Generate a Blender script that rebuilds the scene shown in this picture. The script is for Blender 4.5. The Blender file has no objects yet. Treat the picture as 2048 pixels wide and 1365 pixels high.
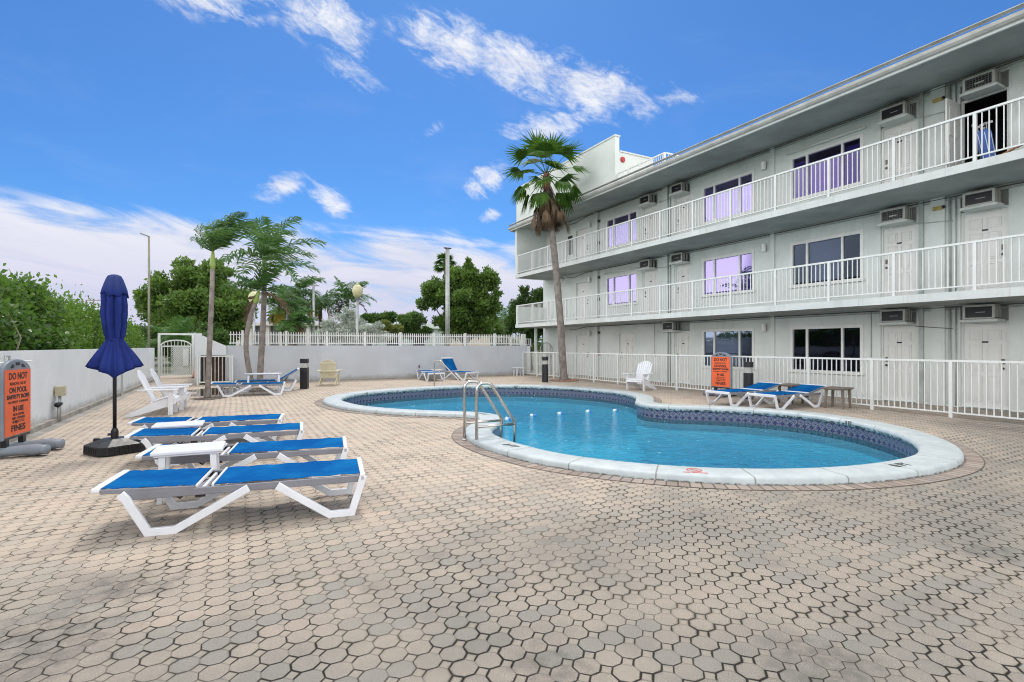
import bpy, bmesh, math, random
import numpy as np
from mathutils import Vector, Matrix
from mathutils.geometry import delaunay_2d_cdt
S = bpy.context.scene
COL = S.collection
R = math.radians
# ------------------------------------------------------------------ camera
TH = math.atan(564 / 1040.)
cam = bpy.data.cameras.new('camera'); camo = bpy.data.objects.new('camera', cam); COL.objects.link(camo)
camo.location = (0, 0, 1.5); camo.rotation_euler = (R(90), 0, -TH)
cam.sensor_width = 36; cam.lens = 1040 / 2048 * 36; cam.shift_y = 10 / 2048.
cam.clip_start = .05; cam.clip_end = 3000
S.camera = camo
S.view_settings.view_transform = 'Standard'; S.view_settings.look = 'None'
S.view_settings.gamma = 1; S.view_settings.exposure = 0.0
S.cycles.pixel_filter_type = 'BLACKMAN_HARRIS'; S.cycles.filter_width = 1.05
S.cycles.max_bounces = 8; S.cycles.transparent_max_bounces = 24

class NT:
    """small helper for writing node trees"""
    def __init__(s, tree):
        s.t = tree; s.n = tree.nodes; s.l = tree.links
    def new(s, kind, **kw):
        n = s.n.new(kind)
        for k, v in kw.items(): setattr(n, k, v)
        return n
    def put(s, sock, v):
        if v is None: return
        if isinstance(v, bpy.types.NodeSocket): s.l.new(v, sock)
        elif isinstance(v, (tuple, list)) and len(v) == 3 and sock.type == 'RGBA': sock.default_value = (*v, 1)
        else: sock.default_value = v
    def m(s, op, a, b=None, c=None, clamp=False):
        n = s.new('ShaderNodeMath', operation=op); n.use_clamp = clamp
        s.put(n.inputs[0], a); s.put(n.inputs[1], b)
        if c is not None: s.put(n.inputs[2], c)
        return n.outputs[0]
    def vm(s, op, a, b=None):
        n = s.new('ShaderNodeVectorMath', operation=op)
        s.put(n.inputs[0], a); s.put(n.inputs[1], b)
        return n.outputs[0]
    def xyz(s, v):
        n = s.new('ShaderNodeSeparateXYZ'); s.put(n.inputs[0], v); return n.outputs
    def comb(s, x, y, z=0.):
        n = s.new('ShaderNodeCombineXYZ')
        s.put(n.inputs[0], x); s.put(n.inputs[1], y); s.put(n.inputs[2], z); return n.outputs[0]
    def mix(s, f, a, b, mode='MIX'):
        n = s.new('ShaderNodeMix', data_type='RGBA', blend_type=mode)
        s.put(n.inputs[0], f); s.put(n.inputs[6], a); s.put(n.inputs[7], b); return n.outputs[2]
    def noise(s, vec, scale, detail=3, rough=.55, dist=0., fac=True):
        n = s.new('ShaderNodeTexNoise'); s.put(n.inputs['Vector'], vec)
        n.inputs['Scale'].default_value = scale; n.inputs['Detail'].default_value = detail
        n.inputs['Roughness'].default_value = rough; n.inputs['Distortion'].default_value = dist
        return n.outputs[0] if fac else n.outputs[1]
    def white(s, vec):
        n = s.new('ShaderNodeTexWhiteNoise', noise_dimensions='3D'); s.put(n.inputs['Vector'], vec)
        return n.outputs
    def ramp(s, f, lo, hi, a=0., b=1., smooth=True):
        n = s.new('ShaderNodeMapRange'); n.interpolation_type = 'SMOOTHSTEP' if smooth else 'LINEAR'
        s.put(n.inputs[0], f); s.put(n.inputs[1], lo); s.put(n.inputs[2], hi)
        s.put(n.inputs[3], a); s.put(n.inputs[4], b); return n.outputs[0]
    def bump(s, h, strength=.3, dist=.01):
        n = s.new('ShaderNodeBump'); n.inputs['Strength'].default_value = strength
        n.inputs['Distance'].default_value = dist; s.put(n.inputs['Height'], h); return n.outputs[0]
    def pos(s): return s.new('ShaderNodeNewGeometry').outputs['Position']
    def obj(s): return s.new('ShaderNodeTexCoord').outputs['Object']

# ------------------------------------------------------------------ sky and sun
SUN_EL, SUN_AZ = R(58), R(22)          # azimuth measured from +Y towards +X
world = bpy.data.worlds.new('World'); S.world = world; world.use_nodes = True
w = NT(world.node_tree); w.n.clear()
out = w.new('ShaderNodeOutputWorld'); bg = w.new('ShaderNodeBackground')
sky = w.new('ShaderNodeTexSky', sky_type='NISHITA'); sky.sun_disc = False
sky.sun_elevation = SUN_EL; sky.sun_rotation = SUN_AZ
sky.air_density = 1.0; sky.dust_density = .5; sky.ozone_density = 2.5
gen = w.new('ShaderNodeTexCoord').outputs['Generated']
x, y, z = w.xyz(gen)
el = w.m('MAXIMUM', z, .02)
az = w.m('ARCTAN2', x, y)                      # radians from +Y to +X
elev = w.m('ARCSINE', z)
U = w.comb(w.m('DIVIDE', x, w.m('ADD', el, .12)), w.m('DIVIDE', y, w.m('ADD', el, .12)), 0.)
n1 = w.noise(w.vm('MULTIPLY', U, (1., 1., 1.)), 1.6, 9, .62, .5)
n2 = w.noise(w.vm('ADD', U, (7., 3., 0.)), .9, 4, .5)
V = w.comb(w.m('MULTIPLY', az, 3.0), w.m('ADD', w.m('MULTIPLY', elev, 8.), w.m('MULTIPLY', az, 2.2)), 0.)
n3 = w.noise(V, 1.5, 9, .6, .6)
V2 = w.comb(w.m('MULTIPLY', az, 5.), w.m('ADD', w.m('MULTIPLY', elev, 9.), w.m('MULTIPLY', az, 3.)), 3.)
n4 = w.noise(V2, 2.2, 10, .66, .9)
def blob(a0, e0, ra, re, tilt):
    """a soft patch of sky where a cloud stands, by compass bearing and elevation (degrees)"""
    da = w.m('SUBTRACT', az, R(a0)); de = w.m('SUBTRACT', elev, R(e0))
    ct, st = math.cos(R(tilt)), math.sin(R(tilt))
    p = w.m('ADD', w.m('MULTIPLY', da, ct / R(ra)), w.m('MULTIPLY', de, st / R(ra)))
    q = w.m('ADD', w.m('MULTIPLY', da, -st / R(re)), w.m('MULTIPLY', de, ct / R(re)))
    d = w.m('SQRT', w.m('ADD', w.m('MULTIPLY', p, p), w.m('MULTIPLY', q, q)))
    return w.ramp(d, 0., 1., 1., 0.)
mask = None
for b in CLOUDS if 'CLOUDS' in globals() else [(22, 29.8, 9, 4.2, -14, 1.2), (29, 28.4, 10, 4.4, -16, 1.25), (37, 26.2, 12, 4.4, -14, 1.2), (33, 23.0, 10, 2.4, 6, .95), (46, 24.6, 6, 1.6, -8, .8), (-3, 30.5, 14, 3.6, 4, 1.), (9, 30.5, 9, 4.2, -12, .95), (17.5, 30., 6, 2., -22, .8), (25.5, 17.6, 4.6, 2.6, 30, .95),
          (4.8, 15.8, 4.6, 2.0, 25, .95), (9.2, 14.8, 4.2, 1.9, -38, 1.1), (26, 14, 2.4, 1.4, 20, .7), (20, 22.5, 5, 1.2, 30, .55), (12, 26.5, 8, 2.5, -10, .5), (44, 25.5, 5, 1.5, 0, .5)]:
    v = w.m('MULTIPLY', blob(*b[:5]), b[5])
    mask = v if mask is None else w.m('MAXIMUM', mask, v)
n5 = w.noise(w.comb(w.m('MULTIPLY', az, 9.), w.m('ADD', w.m('MULTIPLY', elev, 20.), w.m('MULTIPLY', az, 6.)), 1.), 2.6, 12, .72, .5)
c_iso = w.m('MULTIPLY', w.ramp(w.m('ADD', w.m('MULTIPLY', mask, .42), w.m('ADD', w.m('MULTIPLY', n4, .95), w.m('MULTIPLY', n5, .85))), 1.02, 1.50), w.ramp(mask, 0., .45))
# long band of bright cloud low down, higher on the left
top = w.ramp(az, R(-25), R(30), R(12.2), R(12.2), False)
low = w.ramp(w.m('SUBTRACT', top, elev), R(-1.2), R(3.2))
V3 = w.comb(w.m('MULTIPLY', az, 2.6), w.m('ADD', w.m('MULTIPLY', elev, 15.), w.m('MULTIPLY', az, 1.6)), 5.)
n6 = w.noise(V3, 1.7, 10, .62, .8)
c_low = w.m('MULTIPLY', w.ramp(w.m('ADD', w.m('MULTIPLY', low, .42), w.m('ADD', w.m('MULTIPLY', n3, .75), w.m('MULTIPLY', n6, 1.15))), .93, 1.38), w.ramp(low, .0, .30))
c_thin = w.m('MULTIPLY', w.ramp(n1, .5, .85), .10)
rest = w.m('MAXIMUM', w.ramp(elev, R(34), R(44)), w.m('MAXIMUM', w.ramp(az, R(-20), R(-34)), w.ramp(az, R(77), R(90))))
behind = w.m('MULTIPLY', rest, w.ramp(n2, .30, .55, .62, 1.))   # unseen bright cloud, added outside the view to light the shaded facade
cloud = w.m('MAXIMUM', w.m('MAXIMUM', c_iso, c_low), w.m('MAXIMUM', c_thin, behind))
base = w.mix(1., sky.outputs[0], (.42, .82, 1.28), 'MULTIPLY')
ccol = w.mix(w.ramp(elev, R(2), R(16)), (6.9, 6.9, 8.6), (9.2, 9.4, 9.9))
ccol = w.mix(w.ramp(n6, .35, .62, .55, 0.), ccol, (5.6, 6.2, 8.2))
ccol = w.mix(rest, ccol, w.mix(w.ramp(elev, R(25), R(50)), (24.5, 24.5, 24.8), (12.0, 12.1, 12.3)))  # added cloud is brightest low down, so walls gain more than ground
skyc = w.mix(cloud, base, ccol)
w.put(bg.inputs[0], skyc); bg.inputs[1].default_value = .1
w.l.new(bg.outputs[0], out.inputs[0])
sun = bpy.data.lights.new('sun', 'SUN'); suno = bpy.data.objects.new('sun', sun); COL.objects.link(suno)
sun.energy = 1.8; sun.angle = R(11); sun.color = (1, .95, .88)
sd = Vector((math.sin(SUN_AZ) * math.cos(SUN_EL), math.cos(SUN_AZ) * math.cos(SUN_EL), math.sin(SUN_EL)))
suno.rotation_euler = sd.to_track_quat('Z', 'Y').to_euler()

# ------------------------------------------------------------------ measuring helpers (survey of the place)
CT, ST = math.cos(TH), math.sin(TH)
def G(px, py, z=0.):
    Zc = 1040. * (1.5 - z) / (py - 692.5); Xc = (px - 1024) / 1040. * Zc
    return Vector((Xc * CT + Zc * ST, -Xc * ST + Zc * CT, z))
def D(px, py, Zc):
    Xc = (px - 1024) / 1040. * Zc
    return Vector((Xc * CT + Zc * ST, -Xc * ST + Zc * CT, 1.5 + (692.5 - py) * Zc / 1040.))
def YP(px, X):
    return X / math.tan(TH + math.atan((px - 1024) / 1040.))

# ------------------------------------------------------------------ materials
MATS = {}
def pmat(name, col, rough=.6, splash=0., streak=0., metal=0., var=.12, vscale=3., bump=0., bscale=60., spec=.5, stain=0., stain_col=(.1, .1, .09), coat=0., trans=0.):
    """painted / plastic / plaster surface with a little uneven wear"""
    if name in MATS: return MATS[name]
    m = bpy.data.materials.new(name); m.use_nodes = True; t = NT(m.node_tree); t.n.clear()
    o = t.new('ShaderNodeOutputMaterial'); p = t.new('ShaderNodeBsdfPrincipled'); t.l.new(p.outputs[0], o.inputs[0])
    P = t.pos()
    nz = t.noise(P, vscale, 5, .6)
    c = t.mix(t.ramp(nz, .3, .7), tuple(v * (1 - var) for v in col), tuple(min(1, v * (1 + var)) for v in col))
    if stain:
        ns = t.noise(t.vm('MULTIPLY', P, (1., 1., .35)), 1.7, 7, .7)
        c = t.mix(t.m('MULTIPLY', t.ramp(ns, .52, .78), stain), c, stain_col)
    if streak:
        c = t.mix(t.m('MULTIPLY', t.ramp(t.noise(t.vm('MULTIPLY', P, (5., 5., .28)), 1., 6, .7), .50, .74), streak), c, stain_col)
        c = t.mix(t.m('MULTIPLY', t.ramp(t.noise(t.vm('MULTIPLY', P, (14., 14., .5)), 1., 4, .6), .60, .70), streak * .7), c, (.16, .13, .09))
    if splash:
        zz = t.m('ADD', t.xyz(P)[2], t.m('MULTIPLY', t.noise(P, 2.3, 6, .7), -.5))
        c = t.mix(t.m('MULTIPLY', t.ramp(zz, -.22, .02, 1., 0.), splash), c, (.24, .22, .18))
    t.put(p.inputs['Base Color'], c)
    r = t.ramp(t.noise(P, vscale * 3, 3), .3, .7, max(.02, rough - .08), min(1, rough + .08))
    t.put(p.inputs['Roughness'], r)
    p.inputs['Metallic'].default_value = metal
    p.inputs['Specular IOR Level'].default_value = spec
    if coat: p.inputs['Coat Weight'].default_value = coat
    if bump: t.put(p.inputs['Normal'], t.bump(t.noise(P, bscale, 4, .6), bump, .01))
    MATS[name] = m; return m
def leafmat(name, dark, light, tr=.35, rough=.45, gloss=.4):
    if name in MATS: return MATS[name]
    m = bpy.data.materials.new(name); m.use_nodes = True; t = NT(m.node_tree); t.n.clear()
    o = t.new('ShaderNodeOutputMaterial'); p = t.new('ShaderNodeBsdfPrincipled'); tl = t.new('ShaderNodeBsdfTranslucent')
    mx = t.new('ShaderNodeMixShader'); mx.inputs[0].default_value = tr
    isl = t.new('ShaderNodeNewGeometry').outputs['Random Per Island']
    f = t.m('ADD', t.m('MULTIPLY', isl, .6), t.m('MULTIPLY', t.ramp(t.noise(t.pos(), .9, 3), .3, .7), .4))
    c = t.mix(f, dark, light)
    t.put(p.inputs['Base Color'], c); t.put(tl.inputs[0], t.mix(.5, c, tuple(v * 1.3 for v in light)))
    p.inputs['Roughness'].default_value = rough; p.inputs['Specular IOR Level'].default_value = gloss
    t.l.new(p.outputs[0], mx.inputs[1]); t.l.new(tl.outputs[0], mx.inputs[2]); t.l.new(mx.outputs[0], o.inputs[0])
    MATS[name] = m; return m

M_WHITE = pmat('white_plastic', (.72, .74, .78), .4, var=.06, stain=.15, stain_col=(.45, .43, .38))
M_WOODW = pmat('white_lumber', (.72, .73, .76), .45, var=.06, bump=.1, stain=.2, stain_col=(.45, .44, .42))
M_CREAM = pmat('cream_lumber', (.60, .56, .40), .5, var=.08, bump=.1)
M_GREYF = pmat('grey_frame', (.20, .20, .225), .45, var=.08)
M_GAP = pmat('dark_plastic', (.02, .02, .024), .5)
M_BLACK = pmat('black_plastic', (.012, .012, .016), .38, var=.2)
M_RAIL = pmat('white_railing', (.70, .72, .70), .4, var=.05, stain=.15, stain_col=(.4, .36, .3))
M_STEEL = pmat('stainless_steel', (.55, .52, .48), .22, metal=1., var=.1, vscale=20)
M_GALV = pmat('galvanised_metal', (.42, .43, .42), .5, metal=.6, var=.12)
M_GREYP = pmat('grey_moulded_plastic', (.20, .23, .27), .5, var=.12, bump=.08)
M_ORANGE = pmat('orange_panel', (.80, .13, .035), .5, var=.06)
M_INK = pmat('black_ink', (.015, .01, .01), .5)
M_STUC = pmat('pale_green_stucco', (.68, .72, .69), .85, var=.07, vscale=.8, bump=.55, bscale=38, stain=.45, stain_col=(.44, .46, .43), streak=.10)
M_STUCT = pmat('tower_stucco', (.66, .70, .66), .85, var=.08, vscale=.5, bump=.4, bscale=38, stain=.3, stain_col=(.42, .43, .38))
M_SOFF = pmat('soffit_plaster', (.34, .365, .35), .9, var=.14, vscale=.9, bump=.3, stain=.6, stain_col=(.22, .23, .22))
M_FASC = pmat('fascia_paint', (.62, .65, .63), .7, var=.07, vscale=1.5, bump=.4, bscale=30, stain=.4, stain_col=(.42, .42, .38), streak=.25)
M_TRIM = pmat('trim_paint', (.70, .73, .70), .6, var=.06)
M_DOOR = pmat('door_paint', (.72, .72, .69), .5, var=.04, vscale=1.2)
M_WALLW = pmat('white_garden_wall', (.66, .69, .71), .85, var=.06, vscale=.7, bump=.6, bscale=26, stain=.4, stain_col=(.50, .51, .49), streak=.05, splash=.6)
M_WALLSHADE = pmat('shaded_white_wall', (.50, .53, .57), .85, var=.06, vscale=.7, bump=.6, bscale=26, stain=.4, stain_col=(.40, .42, .43), streak=.05, splash=.6)  # darker, bluer copy of the white wall; its shade is in the colour
M_FOOT = pmat('concrete_footing', (.30, .28, .25), .9, var=.25, bump=.4)
M_AC = pmat('cream_ac_case', (.50, .50, .46), .5, var=.08, stain=.3, stain_col=(.25, .22, .17))
M_COND = pmat('conduit_paint', (.40, .43, .41), .6, var=.15)
M_UMB = None
M_TRUNK = pmat('palm_trunk', (.22, .19, .17), .9, var=.3, vscale=5, bump=.9, bscale=24, stain=.5, stain_col=(.10, .09, .08))
M_BARK = pmat('tree_bark', (.10, .08, .06), .9, var=.3, vscale=5, bump=.8)
M_SHAFT = pmat('green_crownshaft', (.26, .36, .08), .45, var=.2, vscale=3)

# ------------------------------------------------------------------ mesh builder
class MB:
    def __init__(s): s.v = []; s.f = []
    def add(s, vs, fs):
        o = len(s.v); s.v += [tuple(v) for v in vs]; s.f += [tuple(i + o for i in f) for f in fs]; return s
    def box(s, c, d, rot=None):
        hx, hy, hz = d[0] / 2., d[1] / 2., d[2] / 2.
        p = [Vector((sx * hx, sy * hy, sz * hz)) for sx in (-1, 1) for sy in (-1, 1) for sz in (-1, 1)]
        if rot is not None: p = [rot @ q for q in p]
        c = Vector(c); p = [q + c for q in p]
        return s.add(p, [(0, 1, 3, 2), (4, 6, 7, 5), (0, 4, 5, 1), (2, 3, 7, 6), (0, 2, 6, 4), (1, 5, 7, 3)])
    def bb(s, x0, x1, y0, y1, z0, z1):
        return s.box(((x0 + x1) / 2., (y0 + y1) / 2., (z0 + z1) / 2.), (x1 - x0, y1 - y0, z1 - z0))
    def bar(s, a, b, wd, ht, up=(0, 0, 1)):
        a, b = Vector(a), Vector(b); d = b - a; L = d.length; d.normalize(); up = Vector(up)
        if abs(d.dot(up)) > .99: up = Vector((1, 0, 0))
        q = d.cross(up).normalized(); u = q.cross(d)
        rot = Matrix((d, q, u)).transposed()
        return s.box((a + b) / 2, (L, wd, ht), rot)
    def tube(s, pts, r, n=8, cap=True):
        pts = [Vector(p) for p in pts]; m = len(pts)
        rs = r if isinstance(r, (list, tuple)) else [r] * m
        ref = Vector((0, 0, 1)); vs = []; prev = None
        for i, p in enumerate(pts):
            t = (pts[min(i + 1, m - 1)] - pts[max(i - 1, 0)]).normalized()
            if prev is None:
                a = t.cross(ref if abs(t.z) < .95 else Vector((1, 0, 0))).normalized()
            else:
                a = (prev - t * prev.dot(t)).normalized()
            prev = a; b = t.cross(a)
            for k in range(n):
                an = 2 * math.pi * k / n; vs.append(p + (a * math.cos(an) + b * math.sin(an)) * rs[i])
        fs = [(i * n + k, i * n + (k + 1) % n, (i + 1) * n + (k + 1) % n, (i + 1) * n + k) for i in range(m - 1) for k in range(n)]
        if cap: fs += [tuple(range(n - 1, -1, -1)), tuple((m - 1) * n + k for k in range(n))]
        return s.add(vs, fs)
    def lathe(s, prof, c=(0, 0, 0), n=24, fn=None):
        c = Vector(c); vs = []
        for j, (r, z) in enumerate(prof):
            for k in range(n):
                an = 2 * math.pi * k / n; rr, zz = (r, z) if fn is None else fn(r, z, an, j)
                vs.append(c + Vector((rr * math.cos(an), rr * math.sin(an), zz)))
        m = len(prof)
        fs = [(i * n + k, i * n + (k + 1) % n, (i + 1) * n + (k + 1) % n, (i + 1) * n + k) for i in range(m - 1) for k in range(n)]
        fs += [tuple(range(n - 1, -1, -1)), tuple((m - 1) * n + k for k in range(n))]
        return s.add(vs, fs)
    def prism(s, poly, o, u, v, wdir, t):
        """2D outline poly in plane (u,v) at origin o, thickness t along wdir (both ways)"""
        o, u, v, wd = Vector(o), Vector(u), Vector(v), Vector(wdir)
        n = len(poly)
        a = [o + u * p[0] + v * p[1] - wd * t / 2 for p in poly]; b = [q + wd * t for q in a]
        fs = [tuple(range(n - 1, -1, -1)), tuple(range(n, 2 * n))] + [(k, (k + 1) % n, n + (k + 1) % n, n + k) for k in range(n)]
        return s.add(a + b, fs)
    def build(s, name, mat, parent=None, loc=None, smooth=False, bevel=0., world=False, fixn=True):
        me = bpy.data.meshes.new(name)
        off = Vector((0, 0, 0))
        if parent is not None and world: off = Vector(wloc(parent))
        if parent is None and loc is not None and world: off = Vector(loc)
        me.from_pydata([tuple(Vector(v) - off) for v in s.v] if off.length else s.v, [], s.f)
        if fixn and len(s.v) < 40000:
            bm = bmesh.new(); bm.from_mesh(me); bmesh.ops.recalc_face_normals(bm, faces=bm.faces); bm.to_mesh(me); bm.free()
        me.materials.append(mat)
        if smooth:
            for p in me.polygons: p.use_smooth = True
        o = bpy.data.objects.new(name, me); COL.objects.link(o)
        if parent is not None: o.parent = parent
        elif loc is not None: o.location = loc
        if bevel:
            b = o.modifiers.new('bevel', 'BEVEL'); b.width = bevel; b.segments = 2; b.limit_method = 'ANGLE'; b.angle_limit = R(40)
        return o
def wloc(o):
    v = Vector(o.location); p = o.parent
    while p is not None: v = v + p.location; p = p.parent
    return v
def tag(o, label=None, cat=None, group=None, kind=None):
    if label: o['label'] = label
    if cat: o['category'] = cat
    if group: o['group'] = group
    if kind: o['kind'] = kind
    return o
def thing(name, label, cat, loc=(0, 0, 0), rz=0., group=None):
    o = bpy.data.objects.new(name, None); COL.objects.link(o); o.empty_display_size = .2
    o.location = loc; o.rotation_euler = (0, 0, rz); return tag(o, label, cat, group)
def children(o): return [c for c in bpy.data.objects if c.parent == o]
def dup(o, label=None, loc=None, rz=None, parent=None):
    c = o.copy(); COL.objects.link(c); c.parent = parent
    if label: c['label'] = label
    if loc is not None: c.location = loc
    if rz is not None: c.rotation_euler = (0, 0, rz)
    for ch in children(o): dup(ch, parent=c)
    return c
def text(s, name, h, mat, parent, M, xs=1., thick=.001, bold=.0):
    """letters as a thin mesh; M places them (x right, y up, z out of the surface)"""
    cu = bpy.data.curves.new(name, 'FONT'); cu.body = s; cu.align_x = 'CENTER'; cu.align_y = 'CENTER'
    cu.size = h / .7; cu.extrude = thick / max(h / .7, 1e-6) * (h / .7); cu.offset = bold; cu.resolution_u = 3
    o = bpy.data.objects.new(name, cu); COL.objects.link(o)
    bpy.context.view_layer.update()
    me = bpy.data.meshes.new_from_object(o.evaluated_get(bpy.context.evaluated_depsgraph_get()))
    bpy.data.objects.remove(o); me.name = name
    me.transform(M @ Matrix.Diagonal((xs, 1, 1, 1)))
    me.materials.clear(); me.materials.append(mat)
    o = bpy.data.objects.new(name, me); COL.objects.link(o); o.parent = parent
    return o
def frame(o, xax, yax):
    xa, ya = Vector(xax).normalized(), Vector(yax).normalized(); za = xa.cross(ya)
    M = Matrix((xa, ya, za)).transposed().to_4x4(); M.translation = Vector(o); return M
# ================================================================== GROUND AND POOL
def catmull(pts, per=10):
    n = len(pts); out = []
    for i in range(n):
        p0, p1, p2, p3 = (np.array(pts[(i + k - 1) % n], float) for k in range(4))
        for j in range(per):
            t = j / per
            out.append(.5 * ((2 * p1) + (-p0 + p2) * t + (2 * p0 - 5 * p1 + 4 * p2 - p3) * t * t + (-p0 + 3 * p1 - 3 * p2 + p3) * t ** 3))
    return np.array(out)
POOL = [(2.6, 14.4), (2.68, 13.1), (2.93, 12.3), (3.4, 11.5), (3.95, 10.92), (4.42, 10.5), (4.74, 10.1), (4.86, 9.62), (4.72, 9.1), (4.38, 8.62), (4.05, 8.2),
        (3.83, 7.8), (3.72, 7.35), (3.69, 6.85), (3.74, 6.3), (3.87, 5.7), (4.2, 5.05), (4.7, 4.45), (5.32, 3.98), (6.0, 3.66), (6.8, 3.47), (7.7, 3.45), (8.45, 3.65),
        (9.2, 4.1), (9.85, 4.75), (10.4, 5.7), (10.55, 6.7), (10.3, 7.6), (9.8, 8.35), (9.2, 8.95), (8.92, 9.55), (9.12, 10.15), (9.62, 10.7), (10.2, 11.4),
        (10.58, 12.4), (10.6, 13.6), (10.2, 15.), (9.45, 16.1), (8.4, 16.8), (7.3, 17.1), (6.1, 17.05), (5.0, 16.8), (4.0, 16.4), (3.1, 15.6)]
inn = catmull(POOL, 12)
# even spacing along the edge
seg = np.linalg.norm(np.roll(inn, -1, 0) - inn, axis=1); cum = np.concatenate([[0], np.cumsum(seg)]); PERIM = cum[-1]
NP = 420
cl = np.vstack([inn, inn[:1]]); ts = np.linspace(0, PERIM, NP, endpoint=False)
inn = np.stack([np.interp(ts, cum, cl[:, 0]), np.interp(ts, cum, cl[:, 1])], 1)
tan = np.roll(inn, -2, 0) - np.roll(inn, 2, 0)
for _ in range(6): tan = (np.roll(tan, 1, 0) + tan + np.roll(tan, -1, 0)) / 3
tan /= np.linalg.norm(tan, axis=1)[:, None]
nrm = np.stack([-tan[:, 1], tan[:, 0]], 1)           # one side
area = np.sum(inn[:, 0] * np.roll(inn[:, 1], -1) - np.roll(inn[:, 0], -1) * inn[:, 1])
nrm *= -1 if area > 0 else 1                          # outward
def offset(d, it=0):
    q = inn + nrm * d
    for _ in range(it): q = (np.roll(q, 1, 0) + 2 * q + np.roll(q, -1, 0)) / 4
    return q
def ringmesh(rings, name, mat, parent=None, loc=None, world=True, smooth=False, uv=True):
    """rings: list of (xy array, z); strips between successive rings; uv = (metres along, metres across)"""
    vs = []
    for q, z in rings: vs += [(a, b, z) for a, b in q]
    n = len(rings[0][0]); fs = []
    for i in range(len(rings) - 1):
        fs += [(i * n + k, i * n + (k + 1) % n, (i + 1) * n + (k + 1) % n, (i + 1) * n + k) for k in range(n)]
    off = wloc(parent) if parent is not None else Vector(loc or (0, 0, 0))
    me = bpy.data.meshes.new(name); me.from_pydata([(a - off.x, b - off.y, c - off.z) for a, b, c in vs], [], fs)
    across = [0.]
    for i in range(1, len(rings)):
        across.append(across[-1] + math.sqrt(float(np.mean(np.sum((rings[i][0] - rings[i - 1][0]) ** 2, 1))) + (rings[i][1] - rings[i - 1][1]) ** 2))
    uvl = me.uv_layers.new(name='uv'); li = 0
    for f in fs:
        k = f[0] % n; i = f[0] // n
        for a, b in ((k, i), (k + 1, i), (k + 1, i + 1), (k, i + 1)):
            uvl.data[li].uv = (a * PERIM / n, across[b]); li += 1
    me.materials.append(mat)
    if smooth:
        for p in me.polygons: p.use_smooth = True
    bm = bmesh.new(); bm.from_mesh(me); bmesh.ops.recalc_face_normals(bm, faces=bm.faces); bm.to_mesh(me); bm.free()
    o = bpy.data.objects.new(name, me); COL.objects.link(o)
    if parent is not None: o.parent = parent
    elif loc is not None: o.location = loc
    return o
def sheet(outer, holes, z, name, mat):
    """flat sheet with holes"""
    co = [Vector(p) for p in outer]; ed = [(i, (i + 1) % len(outer)) for i in range(len(outer))]
    for h in holes:
        b = len(co); co += [Vector(p) for p in h]; ed += [(b + i, b + (i + 1) % len(h)) for i in range(len(h))]
    v, e, f, *_ = delaunay_2d_cdt(co, ed, [], 0, 1e-5)
    def inside(p, poly):
        c = False; n = len(poly)
        for i in range(n):
            a, b = poly[i], poly[i - 1]
            if (a[1] > p[1]) != (b[1] > p[1]) and p[0] < (b[0] - a[0]) * (p[1] - a[1]) / (b[1] - a[1]) + a[0]: c = not c
        return c
    keep = []
    for t in f:
        m = sum((v[i] for i in t), Vector((0, 0))) / len(t)
        if inside(m, outer) and not any(inside(m, h) for h in holes): keep.append(tuple(t))
    me = bpy.data.meshes.new(name); me.from_pydata([(p[0], p[1], z) for p in v], [], keep); me.materials.append(mat)
    bm = bmesh.new(); bm.from_mesh(me)
    for fc in bm.faces:
        fc.normal_update()
        if fc.normal.z < 0: fc.normal_flip()
    bm.to_mesh(me); bm.free()
    o = bpy.data.objects.new(name, me); COL.objects.link(o); return tag(o, kind='structure')

STAINS_SHADE = [(*G(60, 1290)[:2], .75), (*G(1640, 1330)[:2], .45), (*G(440, 985)[:2], .8), (*G(1120, 1330)[:2], .35), (*G(250, 1180)[:2], .5), (*G(1960, 1100)[:2], .4)]  # dark deck patches: stains, plus shade painted under the nearest lounger
# paver material: octagons in fused pairs with little squares between
mp = bpy.data.materials.new('octagon_pavers'); mp.use_nodes = True; t = NT(mp.node_tree); t.n.clear()
o_ = t.new('ShaderNodeOutputMaterial'); p_ = t.new('ShaderNodeBsdfPrincipled'); t.l.new(p_.outputs[0], o_.inputs[0])
P = t.pos()
wob = t.new('ShaderNodeTexNoise'); t.put(wob.inputs['Vector'], P); wob.inputs['Scale'].default_value = 14; wob.inputs['Detail'].default_value = 2
wv = t.vm('MULTIPLY', t.vm('SUBTRACT', wob.outputs[1], (.5, .5, .5)), (.007, .007, 0.))
big = t.new('ShaderNodeTexNoise'); t.put(big.inputs['Vector'], P); big.inputs['Scale'].default_value = .35; big.inputs['Detail'].default_value = 1
wv2 = t.vm('MULTIPLY', t.vm('SUBTRACT', big.outputs[1], (.5, .5, .5)), (.10, .10, 0.))
x, y, z = t.xyz(t.vm('ADD', t.vm('ADD', P, wv), wv2))
PITCH = .1277
u = t.m('DIVIDE', x, PITCH); v = t.m('DIVIDE', y, PITCH)
iu, iv = t.m('FLOOR', u), t.m('FLOOR', v)
fu = t.m('SUBTRACT', t.m('SUBTRACT', u, iu), .5); fv = t.m('SUBTRACT', t.m('SUBTRACT', v, iv), .5)
au, av = t.m('ABSOLUTE', fu), t.m('ABSOLUTE', fv)
dg = t.m('DIVIDE', t.m('SUBTRACT', t.m('ADD', au, av), .7071), 1.4142)     # >0 inside a small square
insq = t.m('GREATER_THAN', dg, 0.)
par = t.m('FLOORED_MODULO', t.m('ADD', iu, iv), 2.)                               # 0 or 1
posu = t.m('GREATER_THAN', fu, 0.)
fused = t.m('SUBTRACT', 1., t.m('ABSOLUTE', t.m('SUBTRACT', posu, t.m('SUBTRACT', 1., par))))   # 1 on the shared edge side
deu = t.m('SUBTRACT', .5, au); dev = t.m('SUBTRACT', .5, av)
adg = t.m('ABSOLUTE', dg)
big_ = 9.
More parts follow.
